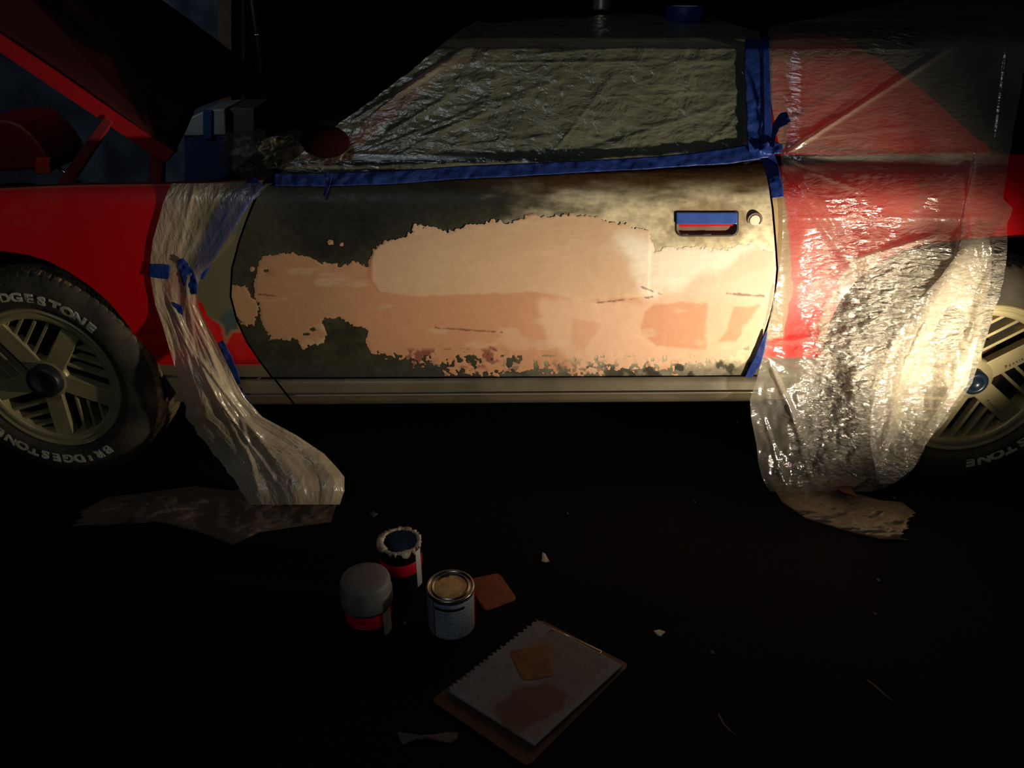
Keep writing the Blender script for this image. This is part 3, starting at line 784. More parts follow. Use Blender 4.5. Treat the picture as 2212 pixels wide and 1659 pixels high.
def wheel(loc, steer, phase, text_c, R=0.313, scl=1.06, label=None, capr=0.047, capm=None, script=None):
    rim = lathe('wheel', [(0.207, -0.078), (0.212, -0.092), (0.209, -0.099), (0.203, -0.099), (0.199, -0.092), (0.196, -0.094), (0.181, -0.094), (0.178, -0.088), (0.178, -0.02), (0.170, 0.03), (0.19, 0.09), (0.207, 0.09)], M['rim'], None, 96, 'Y')
    rim.location = loc; rim.rotation_euler = (0, 0, -steer); rim.scale = (scl, 1.0, scl)
    prof = [(0.205, -0.080), (0.210, -0.093), (0.216, -0.099), (0.222, -0.1035), (0.232, -0.107), (0.246, -0.1085), (0.262, -0.1085), (0.277, -0.1065), (0.290, -0.102), (0.300, -0.097), (0.309, -0.091),
            (0.316, -0.084), (0.3195, -0.078), (0.322, -0.066), (0.3225, -0.050), (0.3225, -0.046), (0.324, -0.036), (0.3245, -0.012), (0.3245, -0.007), (0.325, 0.005), (0.325, 0.030), (0.325, 0.036), (0.324, 0.046), (0.322, 0.066), (0.3195, 0.078),
            (0.312, 0.09), (0.29, 0.102), (0.25, 0.108), (0.22, 0.1), (0.205, 0.08)]

    def rfun(i, a, r, h):
        k = a * 72 / (2 * math.pi)
        if abs(h) <= 0.0915 and r > 0.308:
            if i in (15, 17, 21): return r - 0.005
            row = 0 if h < -0.048 else (1 if h < -0.01 else (2 if h < 0.033 else 3))
            ph = (k + 0.5 * row + (h * 18)) % 1.0
            if ph < 0.30: return r - 0.004
        return r
    ty = lathe('tyre', [(r * R / 0.325 if r > 0.23 else r, h) for r, h in prof], M['dirty'], rim, 432, 'Y', rfun=rfun, smooth=False)
    ty.data.materials.append(M['rubber'])
    for p in ty.data.polygons:
        cyv = sum(ty.data.vertices[i].co.y for i in p.vertices) / 4; cr_ = math.hypot(sum(ty.data.vertices[i].co.x for i in p.vertices) / 4, sum(ty.data.vertices[i].co.z for i in p.vertices) / 4)
        if cr_ < 0.306: p.material_index = 1; p.use_smooth = True
    items = []
    word = 'BRIDGESTONE'
    for c_ in text_c:
        for k, ch in enumerate(word):
            ang = math.radians(c_ - (k - 5) * 7.9)
            items.append((ch, ang, 0.2345, 0.036))
    arc_text('raised_letter', items, M['letter'], rim)
    # spokes: five broad blades, each with fins parallel to its counter-clockwise side
    hw = 0.026
    for k in range(5):
        th = math.radians(phase + 72 * k); u_ = (math.cos(th), math.sin(th)); w_ = (-math.sin(th), math.cos(th))
        pt = lambda s, t_: (u_[0] * s + w_[0] * t_, u_[1] * s + w_[1] * t_)
        ro = 0.188
        poly = [pt(0.03, -hw), pt(math.sqrt(ro * ro - hw * hw), -hw), pt(ro, 0), pt(math.sqrt(ro * ro - hw * hw), hw), pt(0.03, hw)]
        sp_ = extr('spoke', poly, -0.088, -0.060, M['rim'], rim, 0.002)
        if script and k in script:
            vs, fs = text_mesh('Trans Am' if False else 'P o n t i a c', 0.013, 0.0004)
            VV = [(*pt(0.110 + x * 0.9, -0.016 + y), 0) for x, y, z in vs]
            pydata('spoke_script', [(a_, -0.0885 - abs(0.0002), b_) for a_, b_, _ in VV], fs, M['hub'], rim)
        nx = math.radians(72); 
        for j, dd_ in enumerate((0.062, 0.094, 0.126, 0.154)):
            # start where the fin meets the next blade's clockwise side
            # line: s along u, offset dd; next blade edge: offset -hw in its own frame
            cn, sn = math.cos(nx), math.sin(nx)
            # point (s,dd): offset in next frame = -s*sn + dd*cn = -hw  -> s = (dd*cn + hw)/sn
            s0 = (dd_ * cn + hw) / sn - 0.004
            s1 = math.sqrt(max(1e-6, ro * ro - dd_ * dd_))
            if s1 - s0 < 0.012: continue
            fw = 0.0042
            extr('fin', [pt(s0, dd_ - fw), pt(s1, dd_ - fw), pt(s1, dd_ + fw), pt(s0, dd_ + fw)], -0.082, -0.058, M['rim'], rim, 0.001)
    lathe('hub_plate', [(0.058, -0.060), (0.058, -0.084), (0.052, -0.089), (0.0001, -0.089)], M['rim'], rim, 40, 'Y')
    cm = capm or M['hub']
    lathe('center_cap', [(capr, -0.085), (capr, -0.112), (capr - 0.004, -0.117), (capr * 0.55, -0.118), (capr * 0.5, -0.112), (0.0001, -0.112)], cm, rim, 40, 'Y')
    lathe('brake_disc', [(0.178, -0.03), (0.0001, -0.03)], M['rimdark'], rim, 48, 'Y')
    lathe('brake_hub', [(0.10, -0.03), (0.10, -0.046), (0.06, -0.05), (0.0001, -0.05)], mat('rusty_hub', lin(70, 44, 36), 0.8, 0.1), rim, 40, 'Y')
    part(rim)
    if label: rim['label'] = label
    return rim


wf = P(93, 816, 0.03); wheel((wf[0] + 0.014, 0.13, 0.331), math.radians(6), 54, (83, -97), scl=1.045, R=0.317, label='front wheel with raised white tyre letters', script=None)
wr = P(2098, 826, 0.0); wheel((wr[0] + 0.006, 0.10, 0.3445), 0.0, 33, (-38, 142), scl=1.10, R=0.3135, label='rear wheel partly behind hanging plastic', capr=0.032, capm=mat('blue_grey_cap', lin(24, 38, 52), 0.3, 0.2), script=(4, 0))

# ================================================================== PLASTIC SHEETS
def crease(Xp_, Yp_, segs):
    h = np.zeros_like(Xp_)
    for (x0, y0, x1, y1, w_, a_) in segs:
        ex, ey = x1 - x0, y1 - y0; l2 = ex * ex + ey * ey
        t = ((Xp_ - x0) * ex + (Yp_ - y0) * ey) / l2; tc_ = np.clip(t, 0, 1)
        dd_ = np.hypot(Xp_ - x0 - tc_ * ex, Yp_ - y0 - tc_ * ey)
        taper = sm(-0.02, 0.12, t) * (1 - sm(0.8, 1.05, t))
        ww = w_ * (0.6 + 0.8 * tc_)
        h += a_ * np.exp(-(dd_ / ww) ** 2) * taper
    return h


# window and roof film
nr, nc = 220, 480
xt = np.linspace(600, 1640, nc)[None, :] + np.zeros((nr, 1)); v = np.linspace(0, 1, nr)[:, None]
ytop = interp([(600, 380), (640, 340), (700, 290), (760, 248), (830, 196), (900, 143), (960, 93), (1000, 60), (1030, 46), (1060, 50), (1110, 47), (1200, 38), (1260, 37), (1320, 30), (1390, 27), (1420, 33), (1480, 52), (1560, 46), (1640, 70)], xt) + 3 * fbm(xt, xt * 0, 18, 3, 60)
ybot = interp([(600, 398), (740, 378), (1100, 366), (1350, 347), (1600, 328), (1640, 325)], xt)
yt = ytop * (1 - v) + ybot * v
cs = [(1180, 365, 1370, 300, 7, .010), (1220, 340, 1600, 215, 5, .006), (1250, 290, 1460, 340, 7, .008), (1180, 350, 1340, 140, 6, .006), (900, 300, 1150, 205, 6, .010), (760, 260, 1010, 110, 6, .012), (800, 250, 1060, 60, 7, .012),
      (830, 290, 1000, 190, 6, .010), (1050, 135, 1620, 130, 5, .008), (1120, 120, 1600, 80, 6, .010), (960, 320, 1300, 280, 6, .006), (1290, 210, 1610, 195, 4, .004), (1500, 330, 1600, 250, 6, .006), (720, 330, 1100, 340, 5, .006), (780, 330, 1240, 160, 5, .006),
      (1060, 60, 1400, 30, 5, .01), (1100, 360, 1500, 320, 6, .008), (850, 340, 980, 270, 5, .007), (1400, 180, 1600, 330, 5, .005)]
dep = GY(xt, yt, 0.018) * (1 - sm(330, 380, yt)) + (0.105) * sm(330, 380, yt)
th_ = fbm(xt, yt * 1.6, 70, 4, 61) * 0.003 + fbm(xt + yt, yt * 2.2 - xt * 0.6, 24, 3, 62) * 0.0012
dep = dep - th_ - crease(xt, yt, cs) * 0.22
win = grid('plastic_sheet', P(xt, yt, dep), M['film_win'])
tag(win, 'clear crinkled plastic sheet taped over the side window and roof', 'plastic sheet')

# film over the rear quarter, hanging to the ground
rowsR = [(-12, 1990, 2330), (0, 1960, 2300), (20, 1860, 2270), (40, 1760, 2250), (55, 1668, 2240), (70, 1658, 2236), (110, 1660, 2222), (200, 1662, 2205), (300, 1680, 2186), (345, 1688, 2178), (430, 1690, 2168), (450, 1691, 2190), (480, 1691, 2176), (520, 1690, 2177),
         (600, 1682, 2168), (640, 1672, 2160), (665, 1668, 2148), (700, 1660, 2140), (760, 1650, 2120), (830, 1632, 2098), (862, 1620, 2078), (900, 1622, 2050), (960, 1634, 2000), (1000, 1638, 1985), (1030, 1646, 1960), (1050, 1656, 1920), (1062, 1664, 1880)]
nr, nc = 420, 300
ys = np.linspace(-12, 1062, nr)[:, None] + np.zeros((1, nc))
l_ = interp([(r[0], r[1]) for r in rowsR], ys); r_ = interp([(r[0], r[2]) for r in rowsR], ys)
uu = np.linspace(0, 1, nc)[None, :]
edge_n = 3 * fbm(ys, ys * 0, 26, 3, 63)
xr = l_ * (1 - uu) + (r_ + edge_n) * uu
cR = [(1690, 335, 2212, 0, 6, .012), (1690, 338, 2120, 60, 5, .010), (1690, 342, 1900, 180, 8, .008), (1690, 345, 1880, 420, 6, .010), (1692, 350, 1760, 450, 6, .010), (1690, 340, 2212, 330, 8, .008), (1700, 330, 1850, 560, 6, .010),
      (1740, 440, 1850, 590, 9, .014), (1850, 560, 2050, 500, 6, .012), (2110, 320, 2060, 600, 6, .022), (2060, 560, 1960, 780, 9, .03), (1960, 760, 1900, 1010, 10, .025), (2140, 560, 2060, 860, 10, .02), (2060, 820, 1930, 1060, 10, .025), (1700, 860, 1760, 1060, 8, .006),
      (1650, 900, 1700, 1060, 6, .006), (1660, 740, 1860, 720, 8, .010), (1660, 760, 1820, 830, 8, .010), (1660, 780, 1760, 1000, 8, .012), (2176, 90, 2150, 330, 5, .01), (1870, 470, 1960, 560, 7, .008), (1720, 300, 2000, 270, 6, .005), (1700, 470, 2160, 470, 5, .006)]
bodyd = FY(xr, np.minimum(ys, 700), 0.02)
gd = PG(1700, 1062, 0.02)[1]
hang = -0.055 - 0.0 * ys
t_ = sm(560, 760, ys) * sm(1690, 1800, xr)
t_ = np.maximum(t_, sm(790, 860, ys))
dep = FY(xr, np.minimum(ys, 700), 0.010 + 0.010 * sm(1690, 1740, xr)) * (1 - t_) + (hang + 0.02) * t_
dep = dep * (1 - sm(960, 1062, ys)) + gd * sm(960, 1062, ys)
over = sm(1780, 1880, xr) * sm(480, 560, ys)       # bellies out across the wheel opening
dep = dep - 0.035 * over * (1 - sm(900, 1062, ys))
dep = dep - fbm(xr * 1.0, ys * 0.7, 90, 4, 64) * (0.004 + 0.026 * t_) - fbm(xr * 0.8, ys * 1.5, 22, 4, 65) * (0.0008 + 0.0070 * sm(520, 640, ys) * sm(1690, 1780, xr)) - crease(xr, ys, cR) * (0.35 + 0.5 * sm(480, 600, ys))
milk = 1.2 + 0.7 * sm(1840, 1960, xr) * sm(520, 620, ys) * (1 - sm(800, 880, ys)) + 0.9 * sm(450, 620, ys) * sm(1740, 1800, xr) * (1 - 0.75 * sm(800, 880, ys)) * sm(1680, 1760, xr) + 16.0 * crease(xr, ys, cR)
milk = milk * (1 - 0.4 * sm(800, 880, ys)); milk = milk * (1 - 0.45 * (1 - sm(-30, 30, sdf([(1680, 650), (1800, 650), (1770, 780), (1660, 790)], xr, ys))))
crk = np.clip(0.22 + 0.9 * sm(470, 600, ys) * sm(1700, 1800, xr) + 0.5 * sm(0.1, 0.5, fbm(xr, ys, 60, 3, 67)) * sm(380, 460, ys) + 0.9 * (1 - sm(0, 60, np.abs(ys - 75))) * sm(1720, 1800, xr) * (1 - sm(1950, 2020, xr)), 0, 1.2)
side_f = grid('plastic_sheet', P(xr, ys, dep), M['film_side'], paint=np.stack([milk, crk, 0 * crk], -1))
tag(side_f, 'clear plastic sheet over the red rear quarter, hanging down before the rear wheel', 'plastic sheet')

# second fold of the same film, hanging over the wheel (a layer of its own)
rows2 = [(470, 2112, 2118), (500, 2098, 2132), (540, 2075, 2142), (600, 2030, 2142), (660, 1975, 2128), (740, 1930, 2110), (830, 1895, 2090), (900, 1880, 2040), (960, 1880, 2000), (1010, 1890, 1975), (1045, 1895, 1930)]
nr, nc = 160, 70
ys = np.linspace(470, 1045, nr)[:, None] + np.zeros((1, nc))
l_ = interp([(r[0], r[1]) for r in rows2], ys); r_ = interp([(r[0], r[2]) for r in rows2], ys)
xr2 = l_ * (1 - np.linspace(0, 1, nc)[None, :]) + r_ * np.linspace(0, 1, nc)[None, :]
dep = -0.085 - 0.02 * np.sin(xr2 / 30 + ys / 60) - 0.012 * fbm(xr2, ys * 0.6, 40, 4, 66) - 0.05 * sm(900, 1045, ys)
al2 = (xr2 - l_) / (r_ - l_)
f2m = 1.25 * sm(480, 600, ys) * (0.35 + 0.9 * sm(0, 0.35, al2)) * (1 - 0.65 * sm(740, 880, ys))
f2 = grid('sheet_fold', P(xr2, ys, dep), M['film_fold'], paint=np.stack([f2m, 0.4 + 0.6 * sm(520, 600, ys), 0 * f2m], -1))
f2.parent = side_f; f2['label'] = 'inner fold of the hanging sheet'

# tail of the sheet lying on the ground
def ground_sheet(name, cl, m, h=0.03, n=120, seed=70, jagend=0.0, lift=0.0):
    """cl: list of (t, xa, ya, xb, yb): the two edges in pixels along the length."""
    t = np.linspace(0, 1, n)[:, None] + np.zeros((1, 60)); u_ = np.linspace(0, 1, 60)[None, :] + np.zeros((n, 1))
    g_ = lambda i: interp([(c_[0], c_[i]) for c_ in cl], t)
    X_ = g_(1) * (1 - u_) + g_(3) * u_; Y_ = g_(2) * (1 - u_) + g_(4) * u_
    X_ = X_ + jagend * sm(0.86, 1, t) * fbm(u_ * 100, t * 0, 9, 3, seed + 2)
    z = 0.006 + h * (0.5 + 0.5 * fbm(X_, Y_ * 2, 40, 4, seed)) * np.sin(np.pi * u_) ** 0.5 + 0.0025 * fbm(X_ * 0.6, Y_ * 3, 16, 3, seed + 1)
    z = np.maximum(z, 0.004)
    return grid(name, PG(X_, Y_, z), m)


tail = ground_sheet('sheet_tail', [(0, 1655, 1030, 1880, 1030), (0.2, 1690, 1085, 1850, 1052), (0.4, 1740, 1120, 1830, 1060), (0.65, 1830, 1148, 1900, 1080), (0.85, 1900, 1164, 1950, 1085), (1.0, 1945, 1166, 1975, 1108)], film_mat('grounded_film', 0.42, lin(205, 176, 135), 0.2, (14, 14, 20), 0.35, 0.0, 0.3), 0.03, 130, 72, 26)
tail.parent = side_f; tail['label'] = 'torn end of the sheet on the ground'

# left sheet: gathered strip down the fender
rowsL = [(396, 372, 590), (402, 368, 578), (420, 360, 562), (440, 352, 540), (470, 344, 522), (520, 330, 506), (560, 325, 470), (590, 324, 436), (620, 328, 426), (660, 336, 428), (700, 350, 446), (740, 362, 468), (780, 374, 488), (830, 388, 512), (860, 398, 530),
         (900, 402, 566), (940, 430, 640), (980, 460, 700), (1010, 486, 728), (1030, 500, 744), (1060, 520, 744), (1090, 540, 734)]
nr, nc = 340, 130
ys = np.linspace(396, 1090, nr)[:, None] + np.zeros((1, nc))
l_ = interp([(r[0], r[1]) for r in rowsL], ys) + 4 * fbm(ys, ys * 0, 14, 3, 80) * sm(800, 880, ys); r_ = interp([(r[0], r[2]) for r in rowsL], ys)
uu = np.linspace(0, 1, nc)[None, :]
xl = l_ * (1 - uu) + r_ * uu
cL = [(400, 600, 420, 760, 5, .012), (350, 620, 470, 860, 5, .014), (420, 760, 600, 1000, 6, .016), (380, 700, 560, 1030, 6, .016), (420, 400, 370, 600, 6, .012), (480, 400, 400, 560, 6, .010), (520, 420, 430, 560, 5, .008), (470, 860, 610, 1060, 4, .012), (560, 960, 720, 1000, 6, .010), (405, 590, 395, 700, 5, .012), (520, 900, 560, 1080, 6, 0.01)]
t_ = sm(640, 860, ys)
dep = BY(xl, np.minimum(ys, 760), 0.005) * (1 - t_) + (-0.045) * t_
dep = dep * (1 - sm(940, 1090, ys)) + PG(620, 1090, 0.03)[1] * sm(940, 1090, ys)
along = (xl - l_) / np.maximum(r_ - l_, 1)
dep = dep - 0.0015 * (1 + t_) * np.sin(along * 17 + ys / 90.) * sm(540, 640, ys) - fbm(along * 260, ys * 0.30, 26, 4, 81) * (0.0010 + 0.004 * sm(600, 760, ys)) - crease(xl, ys, cL) * (0.12 + 0.3 * t_) - 0.03 * np.sin(np.pi * along) * sm(740, 860, ys)
lmilk = 1.7 - 1.35 * (1 - sm(560, 640, ys)) * sm(0.35, 0.7, along) + 0.2 * fbm(xl, ys, 50, 3, 83)
lf = grid('plastic_sheet', P(xl, ys, dep), M['film_left'], paint=np.stack([lmilk, 0 * lmilk + 0.8, 0 * lmilk], -1))
tag(lf, 'gathered plastic strip draped down the front fender to the ground', 'plastic sheet')
M['film_dull'] = film_mat('dull_grounded_film', 0.5, lin(150, 128, 108), 0.15, (12, 12, 16), 0.5, -0.25, 0.3)
t1 = ground_sheet('sheet_tail', [(0, 715, 1128, 742, 1040), (0.2, 640, 1138, 640, 1050), (0.38, 560, 1150, 540, 1050), (0.48, 505, 1178, 500, 1060), (0.58, 430, 1150, 420, 1050), (0.75, 340, 1128, 330, 1062), (0.9, 230, 1135, 235, 1074), (1, 160, 1138, 178, 1108)], M['film_dull'], 0.035, 130, 84, 20)
t1.parent = lf; t1['label'] = 'dim spread end of the strip on the ground'
bun = blob('sheet_bunch', tuple(P(540, 335, 0.20)), 0.075, film_mat('dusty_bunch', 0.16, lin(120, 116, 100), 0.25, (14, 14, 14), 0.4, -0.2, 0.3), None, 0.22, 5, 3, (1.05, 0.6, 0.85), 2.2); bun.parent = lf; bun['label'] = 'bunched dusty plastic at the windshield base'
bun2 = blob('sheet_bunch', tuple(P(650, 330, 0.12)), 0.085, film_mat('clear_bunch', 0.08, lin(110, 98, 80), 0.3, (20, 20, 30), 0.45, -0.4, 0.3), None, 0.22, 5, 5, (1.2, 0.5, 0.6), 2.4); bun2.parent = win

# ================================================================== TAPES
def tape(name, pts, depthfn, label, m=None, n=60, wr=0.0008, seed=90, nw=9):
    """pts: (x, y, half width) centre line in pixels."""
    p = np.array(pts, float)
    s = np.concatenate([[0], np.cumsum(np.hypot(np.diff(p[:, 0]), np.diff(p[:, 1])))]); t = np.linspace(0, s[-1], n)
    cx = np.interp(t, s, p[:, 0]); cy = np.interp(t, s, p[:, 1]); hw_ = np.interp(t, s, p[:, 2])
    tx = np.gradient(cx); ty_ = np.gradient(cy); l = np.hypot(tx, ty_); nx_, ny_ = -ty_ / l, tx / l
    k = np.linspace(-1, 1, nw)[None, :]
    jag_ = 1 + 0.05 * fbm(t, t * 0, 20, 3, seed)[:, None]
    X_ = cx[:, None] + nx_[:, None] * hw_[:, None] * k * jag_; Y_ = cy[:, None] + ny_[:, None] * hw_[:, None] * k * jag_
    Dp = depthfn(X_, Y_) - wr * 2.5 * fbm(X_, Y_, 16, 3, seed + 1)
    o = grid(name, P(X_, Y_, Dp), m or M['tape'], thick=0.0006)
    tag(o, label, 'tape')
    return o


belt = lambda off: (lambda X_, Y_: 0.092 + 0.0008 * np.clip(370 - Y_, -60, 60) - off)
tape('masking_tape', [(592, 388, 14), (700, 388, 15), (850, 383, 14), (1000, 372, 14), (1100, 368, 14), (1250, 360, 13), (1400, 352, 13), (1500, 344, 14), (1570, 337, 17), (1640, 326, 18)], belt(0.012), 'long blue tape strip along the bottom of the side window', n=220, seed=91, nw=11, wr=0.0012)
tape('masking_tape', [(1632, 84, 22), (1630, 140, 23), (1633, 220, 22), (1636, 300, 22), (1640, 342, 20)], lambda X_, Y_: GY(X_, Y_, 0.030), 'wide blue vertical tape strip on the pillar behind the window', n=90, seed=92, nw=11, wr=0.0014)
tape('masking_tape', [(1654, 78, 7), (1656, 160, 7), (1658, 240, 8), (1660, 318, 9)], lambda X_, Y_: GY(X_, Y_, 0.034), 'narrow blue tape overlapping the right side of the pillar tape', n=70, seed=93)
tape('masking_tape', [(1656, 330, 15), (1668, 365, 15), (1676, 400, 14), (1680, 427, 13)], lambda X_, Y_: FY(X_, Y_, 0.024), 'short blue tape strip running down behind the door top corner', n=50, seed=94)
tape('masking_tape', [(1668, 318, 5), (1672, 290, 5), (1678, 270, 9), (1694, 256, 14), (1704, 252, 11)], lambda X_, Y_: GY(X_, Y_, 0.045) - 0.0010 * (X_ - 1668), 'loose curled blue tape end sticking out over the red pillar', n=40, seed=95, wr=0.003)
tape('masking_tape', [(1640, 324, 12), (1665, 318, 16), (1690, 322, 9)], lambda X_, Y_: GY(X_, Y_, 0.042), 'crumpled blue tape knot at the corner of the window', n=30, seed=96, wr=0.004)
tape('masking_tape', [(1656, 716, 2), (1650, 742, 7), (1638, 775, 9), (1622, 805, 8), (1606, 836, 7)], lambda X_, Y_: BY(X_, Y_, 0.012), 'narrow blue tape along the lower rear edge of the door', n=50, seed=97)
fen = lambda off: (lambda X_, Y_: BY(X_, Y_, off))
tape('masking_tape', [(322, 584, 14), (345, 586, 15), (366, 588, 15)], fen(0.0062), 'small bright blue tape tab holding the left plastic strip', n=20, seed=98)
tape('masking_tape', [(560, 392, 15), (520, 428, 22), (488, 468, 30), (462, 510, 26), (440, 560, 20), (428, 600, 12)], fen(0.0020), 'long smeared blue tape under the plastic at the door front', n=70, seed=99, wr=0.0004)
tape('masking_tape', [(390, 560, 8), (404, 590, 15), (412, 615, 15), (414, 636, 12)], fen(0.0085), 'creased blue tape piece right of the bright tape tab', n=30, seed=100, wr=0.003)
tape('masking_tape', [(374, 654, 2), (385, 668, 11), (393, 690, 3)], fen(0.009), 'little blue tape diamond on the gathered strip', n=20, seed=101)
tape('masking_tape', [(476, 738, 7), (492, 770, 8), (506, 805, 8), (520, 850, 6), (560, 905, 6), (596, 958, 5)], lambda X_, Y_: np.where(Y_ < 840, BY(X_, np.minimum(Y_, 840), 0.020), -0.01) - 0.0002 * np.clip(Y_ - 760, 0, 200), 'long blue tape down the right edge of the left plastic strip', n=70, seed=102, wr=0.002)
tape('masking_tape', [(712, 372, 8), (708, 400, 5), (700, 425, 3)], belt(0.020), 'dark loose blue tape end hanging below the mirror', n=20, seed=103, wr=0.002)
tape('masking_tape', [(400, 520, 10), (412, 535, 14), (420, 552, 8)], fen(0.0020), 'faint blue tape scrap under the plastic above the tape tab', n=20, seed=104, wr=0.0003)

# ================================================================== THINGS ON THE ROOF
rt = P(1477, 50, 0.86)
M['rollin'] = mat('tape_roll_side', lin(60, 84, 130), 0.5)
c0 = P(1477, 49, 0.58); zr = c0[2]
roll = lathe('tape_roll', [(0.040, 0.0), (0.053, 0.0), (0.055, 0.002), (0.055, 0.044), (0.053, 0.046), (0.040, 0.046), (0.040, 0.0)], M['tape'], None, 64, 'Z', (c0[0], c0[1], zr - 0.002))
tag(roll, 'roll of blue masking tape standing on the car roof', 'tape roll')
core = lathe('cardboard_core', [(0.0398, 0.001), (0.0398, 0.0465), (0.037, 0.0465), (0.037, 0.001)], mat('cardboard', lin(190, 180, 165), 0.7), roll, 48, 'Z', (c0[0], c0[1], zr - 0.002))
c1 = P(1299, 22, 0.98)
can = lathe('spray_can', [(0.0001, 0), (0.024, 0.0), (0.031, 0.001), (0.0325, 0.004), (0.0312, 0.008), (0.0312, 0.165), (0.030, 0.172), (0.018, 0.186), (0.0001, 0.186)], mat('brushed_can', lin(190, 180, 160), 0.35, 0.8), None, 48, 'Z', tuple(c1))
tag(can, 'silver spray can whose lower end shows at the top edge above the roof', 'can')
lathe('nozzle', [(0.012, 0.186), (0.012, 0.20), (0.0001, 0.20)], M['black'], can, 24, 'Z', tuple(c1))

# ================================================================== BACKGROUND
bgt = pydata('tarp', [P(x, y, 3.6) + np.array([0, 0.05 * math.sin(x / 25.), 0]) for y in (-60, 100, 250, 420) for x in range(-260, 485, 12)],
             [(r * 63 + c, r * 63 + c + 1, (r + 1) * 63 + c + 1, (r + 1) * 63 + c) for r in range(3) for c in range(62)], mat('blue_grey_tarp', lin(160, 166, 178), 0.85, 0, 0, 0.5, 3, 0.5, 8, c2=lin(96, 104, 122)), None, True)
tag(bgt, 'dim blue-grey tarp hanging behind the open hood', 'tarp')
bpost = prism('wooden_post', [P(a, b, 3.3) for a, b in ((470, -60), (500, -60), (500, 330), (470, 330))], (0, 0.09, 0), mat('weathered_wood', lin(150, 118, 92), 0.85, 0, 0, 0.4, 9), None, 0.004)
tag(bpost, 'weathered wooden post at the right edge of the tarp', 'post')
q0 = P(497, -60, 3.3); bpl = prism('plank', [P(a, b, 3.5) for a, b in ((500, -60), (528, -60), (530, 330), (502, 330))], (0, 0.05, 0), mat('grey_plank', lin(110, 104, 104), 0.85, 0, 0, 0.4, 9), None, 0.004)
tag(bpl, 'dark grey plank right beside the wooden post', 'plank')
pp = P(594, 330, 2.6)
pole = lathe('metal_pole', [(0.042, 0), (0.042, 2.4)], mat('dark_pole', lin(40, 38, 36), 0.3, 0.7), None, 32, 'Z', (pp[0], pp[1], 0))
tag(pole, 'dark round metal pole behind the windshield', 'pole')
cl = P(604, 76, 2.54)
ck = lathe('pole_glint', [(0.046, -0.006), (0.049, -0.003), (0.049, 0.003), (0.046, 0.006)], M['chrome'], pole, 32, 'Z', (pp[0], pp[1], cl[2]))  # chrome ring added to paint the glint on the pole

# cooler seen below the hood
cw = 1.75
zbn = float(P(440, 400, cw)[2])
bench = box('workbench', (-1.5, 1.68, zbn - 0.04), (-0.35, 2.25, zbn), M['wall']); tag(bench, 'dark workbench that carries the cooler beyond the engine bay', 'workbench')
for (bx_, by_) in ((-1.45, 1.73), (-0.40, 1.73), (-1.45, 2.20), (-0.40, 2.20)):
    box('leg', (bx_ - 0.025, by_ - 0.025, 0), (bx_ + 0.025, by_ + 0.025, zbn - 0.04), M['wall'], bench)
def pbox(name, px0, py0, px1, py1, y, dep_, m, parent=None, bev=0.006):
    return prism(name, [P(px0, py0, y), P(px1, py0, y), P(px1, py1, y), P(px0, py1, y)], (0, dep_, 0), m, parent, bev)


cool = pbox('cooler', 398, 292, 492, 400, cw, 0.25, mat('cooler_blue', lin(20, 62, 104), 0.45))
tag(cool, 'blue cooler with a rounded white lid beyond the engine bay', 'cooler')
M['clid'] = mat('cooler_white', lin(170, 172, 170), 0.5, 0, 0, 0.3, 10)
lid = prism('lid', [P(a, b, cw - 0.01) for a, b in ((394, 264), (410, 254), (435, 243), (458, 237), (486, 235), (488, 292), (396, 294))], (0, 0.27, 0), M['clid'], cool, 0.006)
pbox('lid_strap', 438, 238, 458, 300, cw - 0.018, 0.02, mat('cooler_strap', lin(26, 74, 130), 0.5), cool, 0.003)
pbox('lid_glint', 387, 266, 393, 294, cw - 0.02, 0.02, M['chrome'], cool, 0.002)  # chrome strip added as a glint at the lid's left edge
gb = pbox('crate', 497, 233, 550, 398, cw + 0.02, 0.25, mat('olive_crate', lin(96, 92, 74), 0.7))
tag(gb, 'dull olive box standing right of the blue cooler', 'box')
# red rounded cover behind the fender
rc = np.array([[-60, 262], [-10, 256], [20, 260], [45, 270], [68, 290], [85, 310], [98, 330], [110, 352], [108, 372], [74, 380], [70, 366], [0, 372], [-60, 380]], float)
redc = prism('engine_cover', [P(a, b, 1.25) for a, b in rc], (0, 0.30, 0), mat('dark_red_cover', lin(130, 8, 30), 0.5, 0, 0.2, 0.25, 7), None, 0.02)
tag(redc, 'rounded red metal cover at the left edge behind the fender', 'cover')
pbox('orange_marker', 76, 342, 108, 376, 1.24, 0.02, mat('orange_lens', lin(205, 60, 12), 0.3), redc, 0.003)

# ================================================================== CANS AND TOOLS ON THE GROUND
def at_top(px, py, h):
    q = PG(px, py, h); return (float(q[0]), float(q[1]), 0.0)


